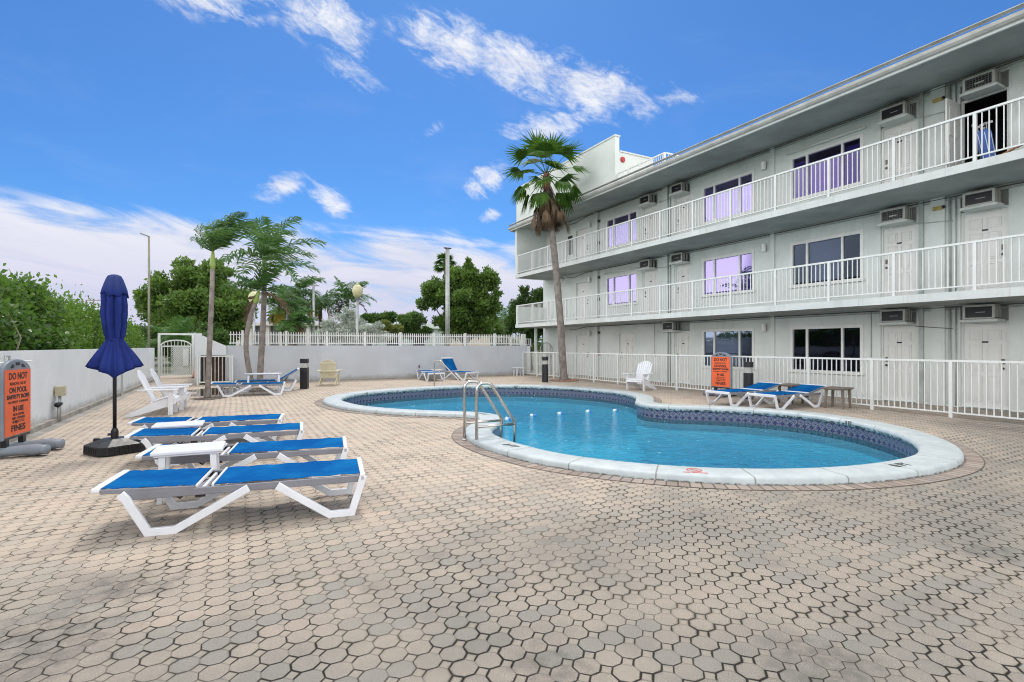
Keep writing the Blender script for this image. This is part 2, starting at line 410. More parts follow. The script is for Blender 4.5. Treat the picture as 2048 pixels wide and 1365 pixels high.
dark_u = t.m('ADD', deu, t.m('MULTIPLY', fused, big_))
dedge = t.m('MINIMUM', dark_u, dev)
dedge = t.m('ADD', dedge, t.m('MULTIPLY', insq, big_))
ddg = t.m('ADD', adg, t.m('MULTIPLY', fused, 0.))
attach = t.m('MULTIPLY', posu, t.m('GREATER_THAN', fv, 0.))
ddark = t.m('MINIMUM', dedge, t.m('ADD', ddg, t.m('MULTIPLY', attach, big_)))
dfaint = t.m('MINIMUM', t.m('ADD', deu, t.m('MULTIPLY', insq, big_)), adg)
nj = t.noise(P, 3.2, 5, .65)
nj2 = t.noise(P, 1.1, 4, .6)
near = t.ramp(t.m('ADD', t.xyz(P)[1], t.m('MULTIPLY', nj2, 2.4)), 3.0, 7.6, 1., 0.)      # the south end of the deck is the dirtier one
def stain(cx, cy, r_):  # soft dark patch, for soiling and for the painted lounger shade
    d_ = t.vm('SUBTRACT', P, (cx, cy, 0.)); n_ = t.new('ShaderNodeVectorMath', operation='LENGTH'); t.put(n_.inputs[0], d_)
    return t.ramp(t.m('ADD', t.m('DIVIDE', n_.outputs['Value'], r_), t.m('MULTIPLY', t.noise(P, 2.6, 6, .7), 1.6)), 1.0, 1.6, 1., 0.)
soil_shade_ = None
for cx, cy, r_ in STAINS_SHADE:
    v_ = stain(cx, cy, r_); soil_shade_ = v_ if soil_shade_ is None else t.m('MAXIMUM', soil_shade_, v_)
wj = t.m('ADD', t.ramp(nj, .35, .75, .012, .034), t.m('MULTIPLY', t.m('MULTIPLY', t.ramp(nj2, .36, .58), .034), near))
line_d = t.ramp(t.m('DIVIDE', ddark, wj), .45, 1.15, 1., 0.)
line_f = t.ramp(dfaint, .012, .04, 1., 0.)
# colour per pair of octagons
idu = t.m('SUBTRACT', iu, t.m('MULTIPLY', par, 1.))
wn = t.white(t.comb(idu, iv, 0.))
wn2 = t.white(t.comb(idu, iv, 7.))
r1, r2 = wn[0], wn2[0]
patch = t.noise(P, .55, 4, .6)
patch2 = t.noise(t.vm('ADD', P, (13., 5., 0.)), .9, 5, .65)
beige, grey, pink, dk = (.60, .495, .395), (.41, .385, .335), (.68, .53, .42), (.20, .19, .175)
c = t.mix(t.m('MULTIPLY', t.ramp(t.m('ADD', t.m('MULTIPLY', r1, .55), t.m('MULTIPLY', patch, .9)), .62, .92), t.ramp(near, 0., 1., .38, 1.)), beige, grey)
c = t.mix(t.m('MULTIPLY', t.ramp(r2, .72, .95), .6), c, pink)
c = t.mix(t.m('MULTIPLY', t.ramp(t.m('ADD', t.m('MULTIPLY', r2, .3), patch2), .70, .95), t.ramp(near, 0., 1., .35, .85)), c, dk)
c = t.mix(t.m('MULTIPLY', near, t.ramp(patch2, .35, .62, .35, .8)), c, (.27, .255, .225))
# sand speckle and grime
sp = t.noise(P, 210, 3, .75)
c = t.mix(t.m('MULTIPLY', t.ramp(sp, .38, .62, .95, 0.), t.ramp(near, 0., 1., .35, 1.)), c, (.13, .125, .11))
c = t.mix(t.m('MULTIPLY', insq, .35), c, (.33, .29, .235))
c = t.mix(t.ramp(sp, .60, .74, 0., .3), c, (.75, .68, .58))
gr = t.noise(P, 9, 7, .7)
c = t.mix(t.m('MULTIPLY', t.ramp(gr, .52, .72), .28), c, (.22, .20, .175))
c = t.mix(t.m('MULTIPLY', soil_shade_, t.ramp(gr, .35, .65, .15, .75)), c, (.115, .11, .10))
# damp green-black dirt spreading out of the joints
halo = t.m('MULTIPLY', t.ramp(ddark, .0, .16, 1., 0.), t.ramp(t.noise(P, 1.6, 6, .7), .46, .66, 0., .95))
c = t.mix(halo, c, (.11, .10, .075))
c = t.mix(t.m('MULTIPLY', line_f, t.m('ADD', t.ramp(nj, .3, .7, .25, .55), t.m('MULTIPLY', near, .35))), c, (.15, .135, .11))
c = t.mix(t.m('MULTIPLY', line_d, t.ramp(nj, .25, .5, .75, 1.)), c, t.mix(t.ramp(nj2, .3, .6), (.06, .05, .04), (.014, .012, .009)))
t.put(p_.inputs['Base Color'], c); p_.inputs['Roughness'].default_value = .85; p_.inputs['Specular IOR Level'].default_value = .3
hgt = t.m('ADD', t.m('MULTIPLY', t.m('MAXIMUM', line_d, t.m('MULTIPLY', line_f, .4)), -1.), t.m('MULTIPLY', sp, .12))
hgt = t.m('ADD', hgt, t.m('MULTIPLY', t.m('ADD', r1, -.5), .5))
t.put(p_.inputs['Normal'], t.bump(hgt, .5, .006))

# lawn / lot beyond the walls
mg = bpy.data.materials.new('far_ground'); mg.use_nodes = True; t = NT(mg.node_tree); t.n.clear()
o_ = t.new('ShaderNodeOutputMaterial'); p_ = t.new('ShaderNodeBsdfPrincipled'); t.l.new(p_.outputs[0], o_.inputs[0])
P = t.pos()
c = t.mix(t.ramp(t.noise(P, .12, 5), .42, .58), (.06, .09, .03), (.16, .15, .13)); t.put(p_.inputs['Base Color'], c); p_.inputs['Roughness'].default_value = .95

DECK = [(-3.12, -7), (15.70, -7), (15.70, 25.3), (13.6, 25.3), (13.6, 23.45), (-1.2, 23.45), (-1.2, 31.5), (-3.12, 31.5)]
coping_out = offset(.45, 3)
hole = [tuple(p) for p in offset(.40, 3)[::2]]
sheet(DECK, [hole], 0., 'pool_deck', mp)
DK = [(p[0] * 1., p[1] * 1.) for p in DECK]
sheet([(-900, -300), (900, -300), (900, 1500), (-900, 1500)], [[(-3.1, -6.9), (15.68, -6.9), (15.68, 23.4), (-3.1, 23.4)]], -.03, 'ground', mg)

# brick border round the coping
mb_ = bpy.data.materials.new('brick_border'); mb_.use_nodes = True; t = NT(mb_.node_tree); t.n.clear()
o_ = t.new('ShaderNodeOutputMaterial'); p_ = t.new('ShaderNodeBsdfPrincipled'); t.l.new(p_.outputs[0], o_.inputs[0])
uv = t.new('ShaderNodeTexCoord').outputs['UV']; ux, uy, _ = t.xyz(uv); P = t.pos()
q = t.m('DIVIDE', ux, .105); qi = t.m('FLOOR', q); qf = t.m('ABSOLUTE', t.m('SUBTRACT', t.m('SUBTRACT', q, qi), .5))
wnb = t.white(t.comb(qi, 0., 2.))[0]
c = t.mix(wnb, (.26, .205, .17), (.42, .345, .29))
c = t.mix(t.ramp(t.noise(P, 1.2, 4), .45, .7, 0., .6), c, (.30, .27, .25))
c = t.mix(t.ramp(t.noise(P, 300, 2), .4, .65, .35, 0.), c, (.12, .11, .10))
ed = t.m('MINIMUM', t.m('SUBTRACT', .5, qf), t.m('MULTIPLY', t.m('MINIMUM', t.m('ABSOLUTE', t.m('SUBTRACT', uy, .005)), t.m('ABSOLUTE', t.m('SUBTRACT', uy, .225))), 9.))
ln = t.ramp(ed, .03, .10, 1., 0.)
c = t.mix(t.m('MULTIPLY', ln, .85), c, (.06, .05, .04))
t.put(p_.inputs['Base Color'], c); p_.inputs['Roughness'].default_value = .9; t.put(p_.inputs['Normal'], t.bump(t.m('MULTIPLY', ln, -1.), .5, .006))
tag(ringmesh([(offset(.43, 3), .005), (offset(.66, 3), .005)], 'brick_path', mb_), kind='structure')

# the pool: coping, tile band, basin
pool = thing('swimming_pool', 'kidney-shaped pool of turquoise water with raised white coping and blue patterned tile line', 'swimming pool', (6.5, 9.5, 0))
mc = bpy.data.materials.new('white_coping'); mc.use_nodes = True; t = NT(mc.node_tree); t.n.clear()
o_ = t.new('ShaderNodeOutputMaterial'); p_ = t.new('ShaderNodeBsdfPrincipled'); t.l.new(p_.outputs[0], o_.inputs[0])
uv = t.new('ShaderNodeTexCoord').outputs['UV']; ux, uy, _ = t.xyz(uv); P = t.pos()
n_ = t.noise(P, 5, 6, .65)
c = t.mix(t.ramp(n_, .35, .7), (.41, .46, .475), (.50, .55, .56))
c = t.mix(t.m('MULTIPLY', t.ramp(t.noise(P, 22, 7, .75), .56, .7), .5), c, (.42, .45, .43))
q = t.m('DIVIDE', t.m('ADD', ux, t.m('MULTIPLY', t.noise(P, 5, 2), .02)), .92); qf = t.m('ABSOLUTE', t.m('SUBTRACT', t.m('SUBTRACT', q, t.m('FLOOR', q)), .5))
jn = t.ramp(t.m('SUBTRACT', .5, qf), .003, .012, 1., 0.)
c = t.mix(t.m('MULTIPLY', jn, .75), c, (.13, .13, .11))
basedirt = t.m('MULTIPLY', t.ramp(t.xyz(P)[2], .004, .030, 1., 0.), t.ramp(t.noise(P, 14, 5, .7), .40, .58))
c = t.mix(basedirt, c, (.035, .035, .02))
t.put(p_.inputs['Base Color'], c); p_.inputs['Roughness'].default_value = .55
t.put(p_.inputs['Normal'], t.bump(t.m('ADD', t.m('MULTIPLY', jn, -1.), t.m('MULTIPLY', n_, .25)), .4, .008))
CZ = .085
ringmesh([(offset(.455, 3), -.02), (offset(.455, 3), CZ - .03), (offset(.44, 3), CZ - .01), (offset(.42, 3), CZ), (offset(.03), CZ), (offset(.008), CZ - .006), (offset(-.014), CZ - .022),
          (offset(-.024), CZ - .045), (offset(-.024), CZ - .075), (offset(-.016), CZ - .10), (offset(0), CZ - .12), (offset(.05), CZ - .125)], 'coping', mc, pool, smooth=True)
mt = bpy.data.materials.new('patterned_tile'); mt.use_nodes = True; t = NT(mt.node_tree); t.n.clear()
o_ = t.new('ShaderNodeOutputMaterial'); p_ = t.new('ShaderNodeBsdfPrincipled'); t.l.new(p_.outputs[0], o_.inputs[0])
uv = t.new('ShaderNodeTexCoord').outputs['UV']; ux, uy, _ = t.xyz(uv)
q = t.m('DIVIDE', ux, .15); qf = t.m('SUBTRACT', t.m('SUBTRACT', q, t.m('FLOOR', q)), .5)
r = t.m('DIVIDE', uy, .15); rf = t.m('SUBTRACT', t.m('SUBTRACT', r, t.m('FLOOR', r)), .5)
dist = t.m('SQRT', t.m('ADD', t.m('MULTIPLY', qf, qf), t.m('MULTIPLY', rf, rf)))
ang = t.m('ARCTAN2', rf, qf)
petal = t.m('ADD', .22, t.m('MULTIPLY', t.m('COSINE', t.m('MULTIPLY', ang, 8.)), .10))
f1 = t.ramp(t.m('ABSOLUTE', t.m('SUBTRACT', dist, petal)), .02, .06, 1., 0.)
f2 = t.ramp(t.m('ABSOLUTE', t.m('SUBTRACT', dist, .42)), .02, .05, 1., 0.)
ck = t.m('GREATER_THAN', t.m('MULTIPLY', t.m('SINE', t.m('MULTIPLY', ux, 125.)), t.m('SINE', t.m('MULTIPLY', uy, 125.))), 0.)
c = t.mix(t.m('MULTIPLY', ck, .5), (.012, .015, .11), (.035, .04, .18))
c = t.mix(f1, c, (.42, .44, .40)); c = t.mix(t.m('MULTIPLY', f2, .8), c, (.36, .35, .26))
gl = t.m('MAXIMUM', t.ramp(t.m('ABSOLUTE', qf), .47, .49), t.ramp(t.m('ABSOLUTE', rf), .47, .49))
c = t.mix(gl, c, (.12, .13, .16)); t.put(p_.inputs['Base Color'], c); p_.inputs['Roughness'].default_value = .25
WZ = -.235
ringmesh([(offset(.025), CZ - .12), (offset(.025), WZ - .10)], 'tile_band', mt, pool)
mpl = bpy.data.materials.new('pool_plaster'); mpl.use_nodes = True; t = NT(mpl.node_tree); t.n.clear()
o_ = t.new('ShaderNodeOutputMaterial'); p_ = t.new('ShaderNodeBsdfPrincipled'); t.l.new(p_.outputs[0], o_.inputs[0])
c = t.mix(t.ramp(t.noise(t.pos(), .8, 6, .65), .35, .68), (.46, .80, .86), (.64, .92, .94)); t.put(p_.inputs['Base Color'], c); p_.inputs['Roughness'].default_value = .9
rings = [(offset(.026), WZ - .10), (offset(.0), -1.0)]
ctr = np.array([6.7, 10.2])
ringmesh(rings, 'basin_wall', mpl, pool)
def floor_z(a, b):
    s_ = min(1, max(0, (10.5 - b) / 3.)); return -1.15 - .75 * s_ * s_ * (3 - 2 * s_)
rin = [tuple(p) for p in offset(0)[::4]]
gp = [(a, b) for a in np.arange(2.5, 11, .35) for b in np.arange(3.3, 17.5, .35)]
def inpoly(p, poly):
    c = False
    for i in range(len(poly)):
        a, b = poly[i], poly[i - 1]
        if (a[1] > p[1]) != (b[1] > p[1]) and p[0] < (b[0] - a[0]) * (p[1] - a[1]) / (b[1] - a[1]) + a[0]: c = not c
    return c
small = [tuple(p) for p in offset(-.12)[::4]]
gp = [p for p in gp if inpoly(p, small)]
vv, ee, ff, *_ = delaunay_2d_cdt([Vector(p) for p in rin + gp], [(i, (i + 1) % len(rin)) for i in range(len(rin))], [], 1, 1e-5)
fb = MB(); fb.add([(p[0], p[1], -1.0 if i < len(rin) else floor_z(p[0], p[1])) for i, p in enumerate(vv)], [tuple(f) for f in ff])
fb.build('basin_floor', mpl, pool, world=True, smooth=True)
M_STRIPE = pmat('navy_tile', (.02, .05, .16), .4, var=.3, vscale=20)
sb = MB()
for i in range(24):
    a = Vector((4.85, 9.25)).lerp(Vector((9.0, 9.35)), i / 24.); b = Vector((4.85, 9.25)).lerp(Vector((9.0, 9.35)), (i + 1) / 24.)
    za, zb = floor_z(a.x, a.y) + .07, floor_z(b.x, b.y) + .07
    sb.add([(a.x, a.y - .13, za), (b.x, b.y - .13, zb), (b.x, b.y + .13, zb), (a.x, a.y + .13, za)], [(0, 1, 2, 3)])
sb.build('floor_stripe', M_STRIPE, pool, world=True)
# water
mw = bpy.data.materials.new('pool_water'); mw.use_nodes = True; t = NT(mw.node_tree); t.n.clear()
o_ = t.new('ShaderNodeOutputMaterial'); P = t.pos()
tr = t.new('ShaderNodeBsdfTransparent'); tr.inputs[0].default_value = (.90, .98, 1, 1)
gls = t.new('ShaderNodeBsdfGlossy'); gls.inputs['Roughness'].default_value = .02; gls.inputs[0].default_value = (1, 1, 1, 1)
df = t.new('ShaderNodeBsdfDiffuse'); df.inputs[0].default_value = (.004, .46, .60, 1)
Pd = t.vm('ADD', P, t.vm('MULTIPLY', t.noise(P, 1.3, 3, .5, fac=False), (.5, .5, 0.)))
h = t.m('ADD', t.noise(t.vm('MULTIPLY', Pd, (1., 1.4, 1.)), 3.0, 3, .5, .8), t.m('MULTIPLY', t.noise(Pd, 9, 3, .55, .6), .45))
nb = t.bump(h, 1., .07); t.put(gls.inputs['Normal'], nb)
fr = t.new('ShaderNodeFresnel'); fr.inputs['IOR'].default_value = 1.33; t.put(fr.inputs['Normal'], nb)
m1 = t.new('ShaderNodeMixShader'); m1.inputs[0].default_value = .2; t.l.new(tr.outputs[0], m1.inputs[1]); t.l.new(df.outputs[0], m1.inputs[2])
t.put(df.inputs['Normal'], t.bump(h, 1., .6))
m2 = t.new('ShaderNodeMixShader'); t.put(m2.inputs[0], t.m('MINIMUM', t.m('MULTIPLY', fr.outputs[0], .7), 1.)); t.l.new(m1.outputs[0], m2.inputs[1]); t.l.new(gls.outputs[0], m2.inputs[2]); t.l.new(m2.outputs[0], o_.inputs[0])
va = t.new('ShaderNodeVolumeAbsorption'); va.inputs[0].default_value = (.02, .80, .93, 1); va.inputs[1].default_value = .50; t.l.new(va.outputs[0], o_.inputs[1])
mw2 = bpy.data.materials.new('pool_water_body'); mw2.use_nodes = True; t2 = NT(mw2.node_tree); t2.n.clear(); o2 = t2.new('ShaderNodeOutputMaterial')
tr2 = t2.new('ShaderNodeBsdfTransparent'); va2 = t2.new('ShaderNodeVolumeAbsorption'); va2.inputs[0].default_value = (.02, .80, .93, 1); va2.inputs[1].default_value = .50
t2.l.new(tr2.outputs[0], o2.inputs[0]); t2.l.new(va2.outputs[0], o2.inputs[1])
wo = sheet([tuple(p) for p in offset(.02)], [], WZ, 'water', mw)
wo.data.materials.append(mw2); bm = bmesh.new(); bm.from_mesh(wo.data); top_f = list(bm.faces)
g_ = bmesh.ops.extrude_face_region(bm, geom=top_f, use_keep_orig=True)
for v_ in [q for q in g_['geom'] if isinstance(q, bmesh.types.BMVert)]: v_.co.z = -2.1
bm.faces.ensure_lookup_table()
for f_ in bm.faces:
    if not all(abs(q.co.z - WZ) < 1e-4 for q in f_.verts): f_.material_index = 1
bmesh.ops.recalc_face_normals(bm, faces=bm.faces); bm.to_mesh(wo.data); bm.free()
# letters and signs painted on the coping
M_PAINT = pmat('worn_black_paint', (.05, .06, .05), .6, var=.5, vscale=30)
M_RED = pmat('red_paint', (.55, .06, .04), .6, var=.2)
def mark(s, px, py, h, flip=False, top=True, mat=None, xs=.8):
    g = G(px, py, CZ); d = np.linalg.norm(inn - np.array([g.x, g.y]), axis=1); k = int(np.argmin(d))
    tn = Vector((tan[k][0], tan[k][1], 0)); nn = Vector((nrm[k][0], nrm[k][1], 0))
    if top:
        mid = Vector((inn[k][0], inn[k][1], CZ + .003)) + nn * (.22 if not flip else .24)
        up = -nn; xa = up.cross(Vector((0, 0, 1)))
    else:
        mid = Vector((inn[k][0], inn[k][1], CZ - .06)) - nn * .0265
        up = Vector((0, 0, 1)); xa = up.cross(-nn)
    return text(s, 'depth_marking', h, mat or M_PAINT, pool, Matrix.Translation(-wloc(pool)) @ frame(mid, xa, up), xs, .0008, .004)
mark('8 FT', 1010, 892, .13); mark('8 FT', 1812, 933, .13); mark('3 FT', 962, 829, .12)
mark('8 FT', 1638, 842, .075, top=False); mark('3 FT', 760, 786, .075, top=False); mark('3 FT', 1028, 774, .075, top=False)
g = G(1392, 951, CZ); k = int(np.argmin(np.linalg.norm(inn - np.array([g.x, g.y]), axis=1)))
nn = Vector((nrm[k][0], nrm[k][1], 0)); up = -nn; xa = up.cross(Vector((0, 0, 1)))
cc = Vector((inn[k][0], inn[k][1], CZ + .002)) + nn * .2
nd = MB()
for r0, r1 in ((.072, .088),):
    for i in range(32):
        a0, a1 = 2 * math.pi * i / 32, 2 * math.pi * (i + 1) / 32
        nd.add([cc + (xa * math.cos(a) + up * math.sin(a)) * rr for a, rr in ((a0, r0), (a1, r0), (a1, r1), (a0, r1))], [(0, 1, 2, 3)])
d1 = (xa + up).normalized(); d2 = (xa - up).normalized()
zz = Vector((0, 0, .001)); nd.add([cc + d2 * .074 + d1 * .008 + zz, cc - d2 * .074 + d1 * .008 + zz, cc - d2 * .074 - d1 * .008 + zz, cc + d2 * .074 - d1 * .008 + zz], [(0, 1, 2, 3)])
nd.add([cc + xa * a + up * b + zz for a, b in ((-.05, -.012), (.045, .02), (.05, .012), (-.045, -.022))], [(0, 1, 2, 3)])
nd.build('no_diving_symbol', M_RED, pool, world=True)
text('NO DIVING', 'no_diving_text', .035, M_RED, pool, Matrix.Translation(-wloc(pool)) @ frame(cc - up * .125, xa, up), 1., .0008, .002)
# rope floats drifting on the water
fl = None
M_FB = pmat('blue_float', (.03, .22, .55), .35)
for i, (px, py) in enumerate(((1016, 839.5), (1066, 832.5), (1121, 828.5), (1177, 824.5), (1231, 822.4))):
    g = G(px, py, WZ)
    names = ['nearest the ladder in the row', 'second from the ladder in the row', 'middle one of the five', 'fourth from the ladder in the row', 'farthest from the ladder in the row']
    if fl is None:
        fl = thing('rope_float', 'blue and white rope float, ' + names[i], 'pool float', (g.x, g.y, WZ), R(-10), 'rope floats on the pool water')
        a = MB(); a.tube([(-.075, 0, .012), (-.065, 0, .012), (0, 0, .012)], [.03, .04, .045], 12); a.build('white_half', M_WHITE, fl, smooth=True)
        a = MB(); a.tube([(0.0005, 0, .012), (.065, 0, .012), (.075, 0, .012)], [.0455, .04, .03], 12); a.build('blue_half', M_FB, fl, smooth=True)
    else: dup(fl, 'blue and white rope float, ' + names[i], (g.x, g.y, WZ), R(-10 + 14 * math.sin(i * 5)))
# ladder
lad = thing('pool_ladder', 'shiny steel pool ladder of two looped rails with rungs at the near edge', 'ladder', (3.31, 7.42, 0))
def arc(a, b, c, r_, n=8):
    """round the corner b between a and c"""
    a, b, c = Vector(a), Vector(b), Vector(c); d1 = (a - b).normalized(); d2 = (c - b).normalized()
    an = d1.angle(d2); L = r_ / math.tan(an / 2); p, q = b + d1 * L, b + d2 * L; o = b + (d1 + d2).normalized() * (r_ / math.sin(an / 2))
    return [o + ((p - o).lerp(q - o, i / n)).normalized() * r_ for i in range(n + 1)]
for sy, y0 in ((-1, 7.19), (1, 7.65)):
    A = (3.29, y0, 0); B = (3.29, y0, .93); C = (3.52, y0, .93); Dd = (3.95, y0, .30); E_ = (3.95, y0, -1.0)
    pts = [Vector(A)] + arc(A, B, C, .10) + arc(B, C, Dd, .13) + arc(C, Dd, E_, .1) + [Vector(E_)]
    a = MB(); a.tube(pts, .024, 12); a.build('rail', M_STEEL, lad, world=True, smooth=True)
    a = MB(); a.lathe([(.055, 0), (.055, .012), (.03, .03), (.024, .03)], (3.29, y0, .004), 16); a.build('flange', M_STEEL, lad, world=True, smooth=True)
for zr in (-.12, -.42, -.72):
    a = MB(); a.bb(3.91, 3.99, 7.2, 7.64, zr - .015, zr + .015); a.build('rung', M_STEEL, lad, world=True, bevel=.006)
for y0 in (7.19, 7.65):
    a = MB(); a.tube([(3.29, y0, .27), (3.95, y0, .27)], .02, 10); a.build('cross_bar', M_STEEL, lad, world=True, smooth=True)
# far handrail
g1 = G(868.6, 771.5, .05); g1 = Vector((g1.x, g1.y, 0))
hr = thing('pool_handrail', 'single bent steel handrail at the far edge of the pool', 'handrail', g1)
dirp = (Vector((6.85, 16.55, 0)) - g1); Lh = dirp.length; dirp.normalize(); dirp = Vector((.62, -.78, 0)).normalized(); Lh = 1.2
P0, P1 = Vector((0, 0, 0)), Vector((0, 0, .95)); P2 = dirp * .28 + Vector((0, 0, .95)); P3 = dirp * Lh + Vector((0, 0, .1)); P4 = P3 - Vector((0, 0, .9))
a = MB(); a.tube([P0] + arc(P0, P1, P2, .1) + arc(P1, P2, P3, .12) + arc(P2, P3, P4, .08) + [P4], .022, 12); a.build('rail', M_STEEL, hr, smooth=True)
a = MB(); a.lathe([(.05, 0), (.05, .012), (.025, .03)], (0, 0, .004), 14); a.build('flange', M_STEEL, hr)
# rain puddle by the palm
mpu = bpy.data.materials.new('rain_water'); mpu.use_nodes = True; t = NT(mpu.node_tree); t.n.clear()
o_ = t.new('ShaderNodeOutputMaterial'); tr = t.new('ShaderNodeBsdfTransparent'); tr.inputs[0].default_value = (.72, .70, .66, 1)
gls = t.new('ShaderNodeBsdfGlossy'); gls.inputs['Roughness'].default_value = .03; fr = t.new('ShaderNodeFresnel'); fr.inputs['IOR'].default_value = 1.6
mx = t.new('ShaderNodeMixShader'); t.l.new(fr.outputs[0], mx.inputs[0]); t.l.new(tr.outputs[0], mx.inputs[1]); t.l.new(gls.outputs[0], mx.inputs[2]); t.l.new(mx.outputs[0], o_.inputs[0])
rng = random.Random(4)
a, b = G(405, 788), G(505, 781); cpu = (a + b) / 2; pud = []
for k in range(40):
    an = 2 * math.pi * k / 40; rr = 1 + .22 * math.sin(3 * an + 1) + .15 * math.sin(5 * an) + .08 * math.sin(9 * an + 2)
    pud.append((cpu.x - .1 + 1.15 * rr * math.cos(an), cpu.y + .5 + 1.5 * rr * math.sin(an)))
sheet(pud, [], .004, 'puddle', mpu)
# ================================================================== APARTMENT BUILDING
FX, DX, SX, RX = 15.75, 15.87, 13.85, 13.82       # wall face, door plane, slab edge, railing line
FL = [0., 2.67, 5.40]; CE = [2.51, 5.24, 8.04]
Y0, Y1 = -4.0, 25.1
bld = thing('apartment_building', 'three storey pale green apartment building with long white railed balconies and many doors', 'building', (15.75, 10., 0))
def part(mb, name, mat, parent=None, **k): return mb.build(name, mat, parent or bld, world=True, **k)
def cyl(mb, a, b, r, n=8): return mb.tube([a, b], r, n)
# openings: (y0, y1, z0, z1) per floor
WINS = [(2.55, 4.72), (8.22, 10.34), (11.70, 13.87), (17.47, 19.60)]
DOORS = [(5.10, 5.94), (6.93, 7.72), (14.54, 15.28), (16.29, 17.13), (21.06, 22.05)]
fin = MB()
def facade(k):
    z0, z1 = FL[k], CE[k]
    ops = []
    for i, (a, b) in enumerate(WINS):
        if k == 0 and i == 3: continue
        ops.append((a, b, z0 + .72, z0 + 2.08, .10))
    for i, (a, b) in enumerate(DOORS):
        if k == 0 and i == 3: continue
        top = 2.06 if (k == 0 and i == 4) or i == 4 else 2.47
        ops.append((a - .03, b + .03, z0, z0 + top, DX - FX))
    if k == 0: ops.append((17.67, 18.70, 0., 2.06, DX - FX))
    if k == 2: ops.append((22.4, 22.85, z0 + .9, z0 + 1.9, .06))
    ys = sorted({Y0, Y1} | {o[0] for o in ops} | {o[1] for o in ops}); zs = sorted({z0 if k == 0 else CE[k - 1] + .16, z1} | {o[2] for o in ops} | {o[3] for o in ops})
    for a, b in zip(ys, ys[1:]):
        for c, d in zip(zs, zs[1:]):
            m = ((a + b) / 2, (c + d) / 2)
            if any(o[0] < m[0] < o[1] and o[2] < m[1] < o[3] for o in ops): continue
            fin.add([(FX, a, c), (FX, b, c), (FX, b, d), (FX, a, d)], [(0, 1, 2, 3)])
    for a, b, c, d, dp in ops:
        X = FX + dp
        fin.add([(FX, a, c), (X, a, c), (X, a, d), (FX, a, d)], [(0, 1, 2, 3)]); fin.add([(FX, b, c), (X, b, c), (X, b, d), (FX, b, d)], [(0, 3, 2, 1)])
        fin.add([(FX, a, d), (X, a, d), (X, b, d), (FX, b, d)], [(0, 1, 2, 3)]); fin.add([(FX, a, c), (X, a, c), (X, b, c), (FX, b, c)], [(0, 3, 2, 1)])
    return ops
for k in range(3): facade(k)
fin.build('front_wall', M_STUC, bld, world=True, fixn=False)
# the walls that close the block
part(MB().bb(FX + .001, 24., Y1, Y1 + .2, 0, 8.04), 'end_wall', M_STUC)
part(MB().bb(23.8, 24., Y0, Y1, 0, 8.04), 'rear_wall', M_STUC)
part(MB().bb(FX + .001, 24., Y0 - .2, Y0, 0, 8.04), 'end_wall', M_STUC)
# slabs
for k in (1, 2):
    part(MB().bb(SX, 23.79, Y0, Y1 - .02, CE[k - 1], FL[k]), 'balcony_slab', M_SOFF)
    part(MB().bb(SX - .03, SX - .001, Y0, Y1, CE[k - 1] - .01, FL[k] + .012), 'slab_edge', M_FASC)
part(MB().bb(SX - .03, FX, Y1 - .019, Y1 + .01, CE[0] - .012, FL[1] + .013), 'slab_edge', M_FASC)
# side wall closing the top balcony, low parapet on the one below
part(MB().bb(SX - .02, FX - .002, Y1 - .14, Y1 + .02, CE[1] - .013, 8.0), 'side_wall', M_STUC)
part(MB().bb(SX - .002, FX - .003, Y1 - .12, Y1 - .03, FL[1], FL[1] + 1.0), 'side_parapet', M_STUC)
# roof: soffit, fascia, gutter, deck
RE = Y1 + .35
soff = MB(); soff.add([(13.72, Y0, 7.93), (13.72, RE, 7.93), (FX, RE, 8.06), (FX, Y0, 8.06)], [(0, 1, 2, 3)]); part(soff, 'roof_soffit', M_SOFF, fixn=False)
part(MB().bb(13.72, 24.2, Y0, RE, 8.062, 8.13), 'roof_deck', pmat('roof_membrane', (.45, .45, .43), .8))
part(MB().bb(13.66, 13.719, Y0, RE, 7.86, 8.10), 'fascia_board', M_FASC)
gut = MB()
pf = [(13.658, 8.04), (13.55, 8.04), (13.535, 8.02), (13.55, 7.97), (13.60, 7.925), (13.658, 7.92)]
gut.add([(a, Y0, b) for a, b in pf] + [(a, RE - .02, b) for a, b in pf], [(i, i + 1, i + 7, i + 6) for i in range(5)] + [(0, 6, 11, 5), (0, 1, 2, 3, 4, 5), (6, 7, 8, 9, 10, 11)])
part(gut, 'gutter', pmat('gutter_metal', (.50, .50, .47), .5, var=.15, vscale=2))
part(MB().bb(13.50, 13.66, Y0, RE, 8.135, 8.15), 'drip_edge', pmat('gutter_metal', (.5, .5, .47)))
part(MB().bb(13.66, FX - .01, RE - .06, RE, 7.84, 8.061), 'fascia_board', M_FASC)
# stair tower
TX, TY0, TY1, TZ = 13.9, 16.75, 25.12, 10.12
tw = MB(); tw.bb(TX, TX + .22, TY0, TY1, 8.14, TZ); part(tw, 'tower_wall', M_STUCT)
tw = MB(); tw.bb(TX + .221, TX + 2.1, TY0 + .02, TY1 - .02, 8.14, 9.52); part(tw, 'tower_side_wall', M_STUCT)
part(MB().bb(TX - .03, TX + .25, TY0 - .03, TY1 + .02, TZ + .001, TZ + .07), 'tower_cap', M_FASC)
part(MB().bb(TX + .251, TX + 2.14, TY0 - .02, TY1 - .04, 9.521, 9.58), 'tower_cap', M_FASC)
# pilasters and steps of the wall
for y, wd in ((6.42, .30), (10.98, .16), (15.78, .28), (20.40, .30)):
    for k in range(3): part(MB().bb(FX - .05, FX - .001, y - wd / 2, y + wd / 2, FL[k] + .001, CE[k] - .001), 'pilaster', M_STUC)
for k in range(3):
    part(MB().bb(FX - .05, FX - .001, 6.80 - .07, 6.80 + .03, FL[k] + .001, CE[k] - .001), 'downpipe_chase', M_COND)
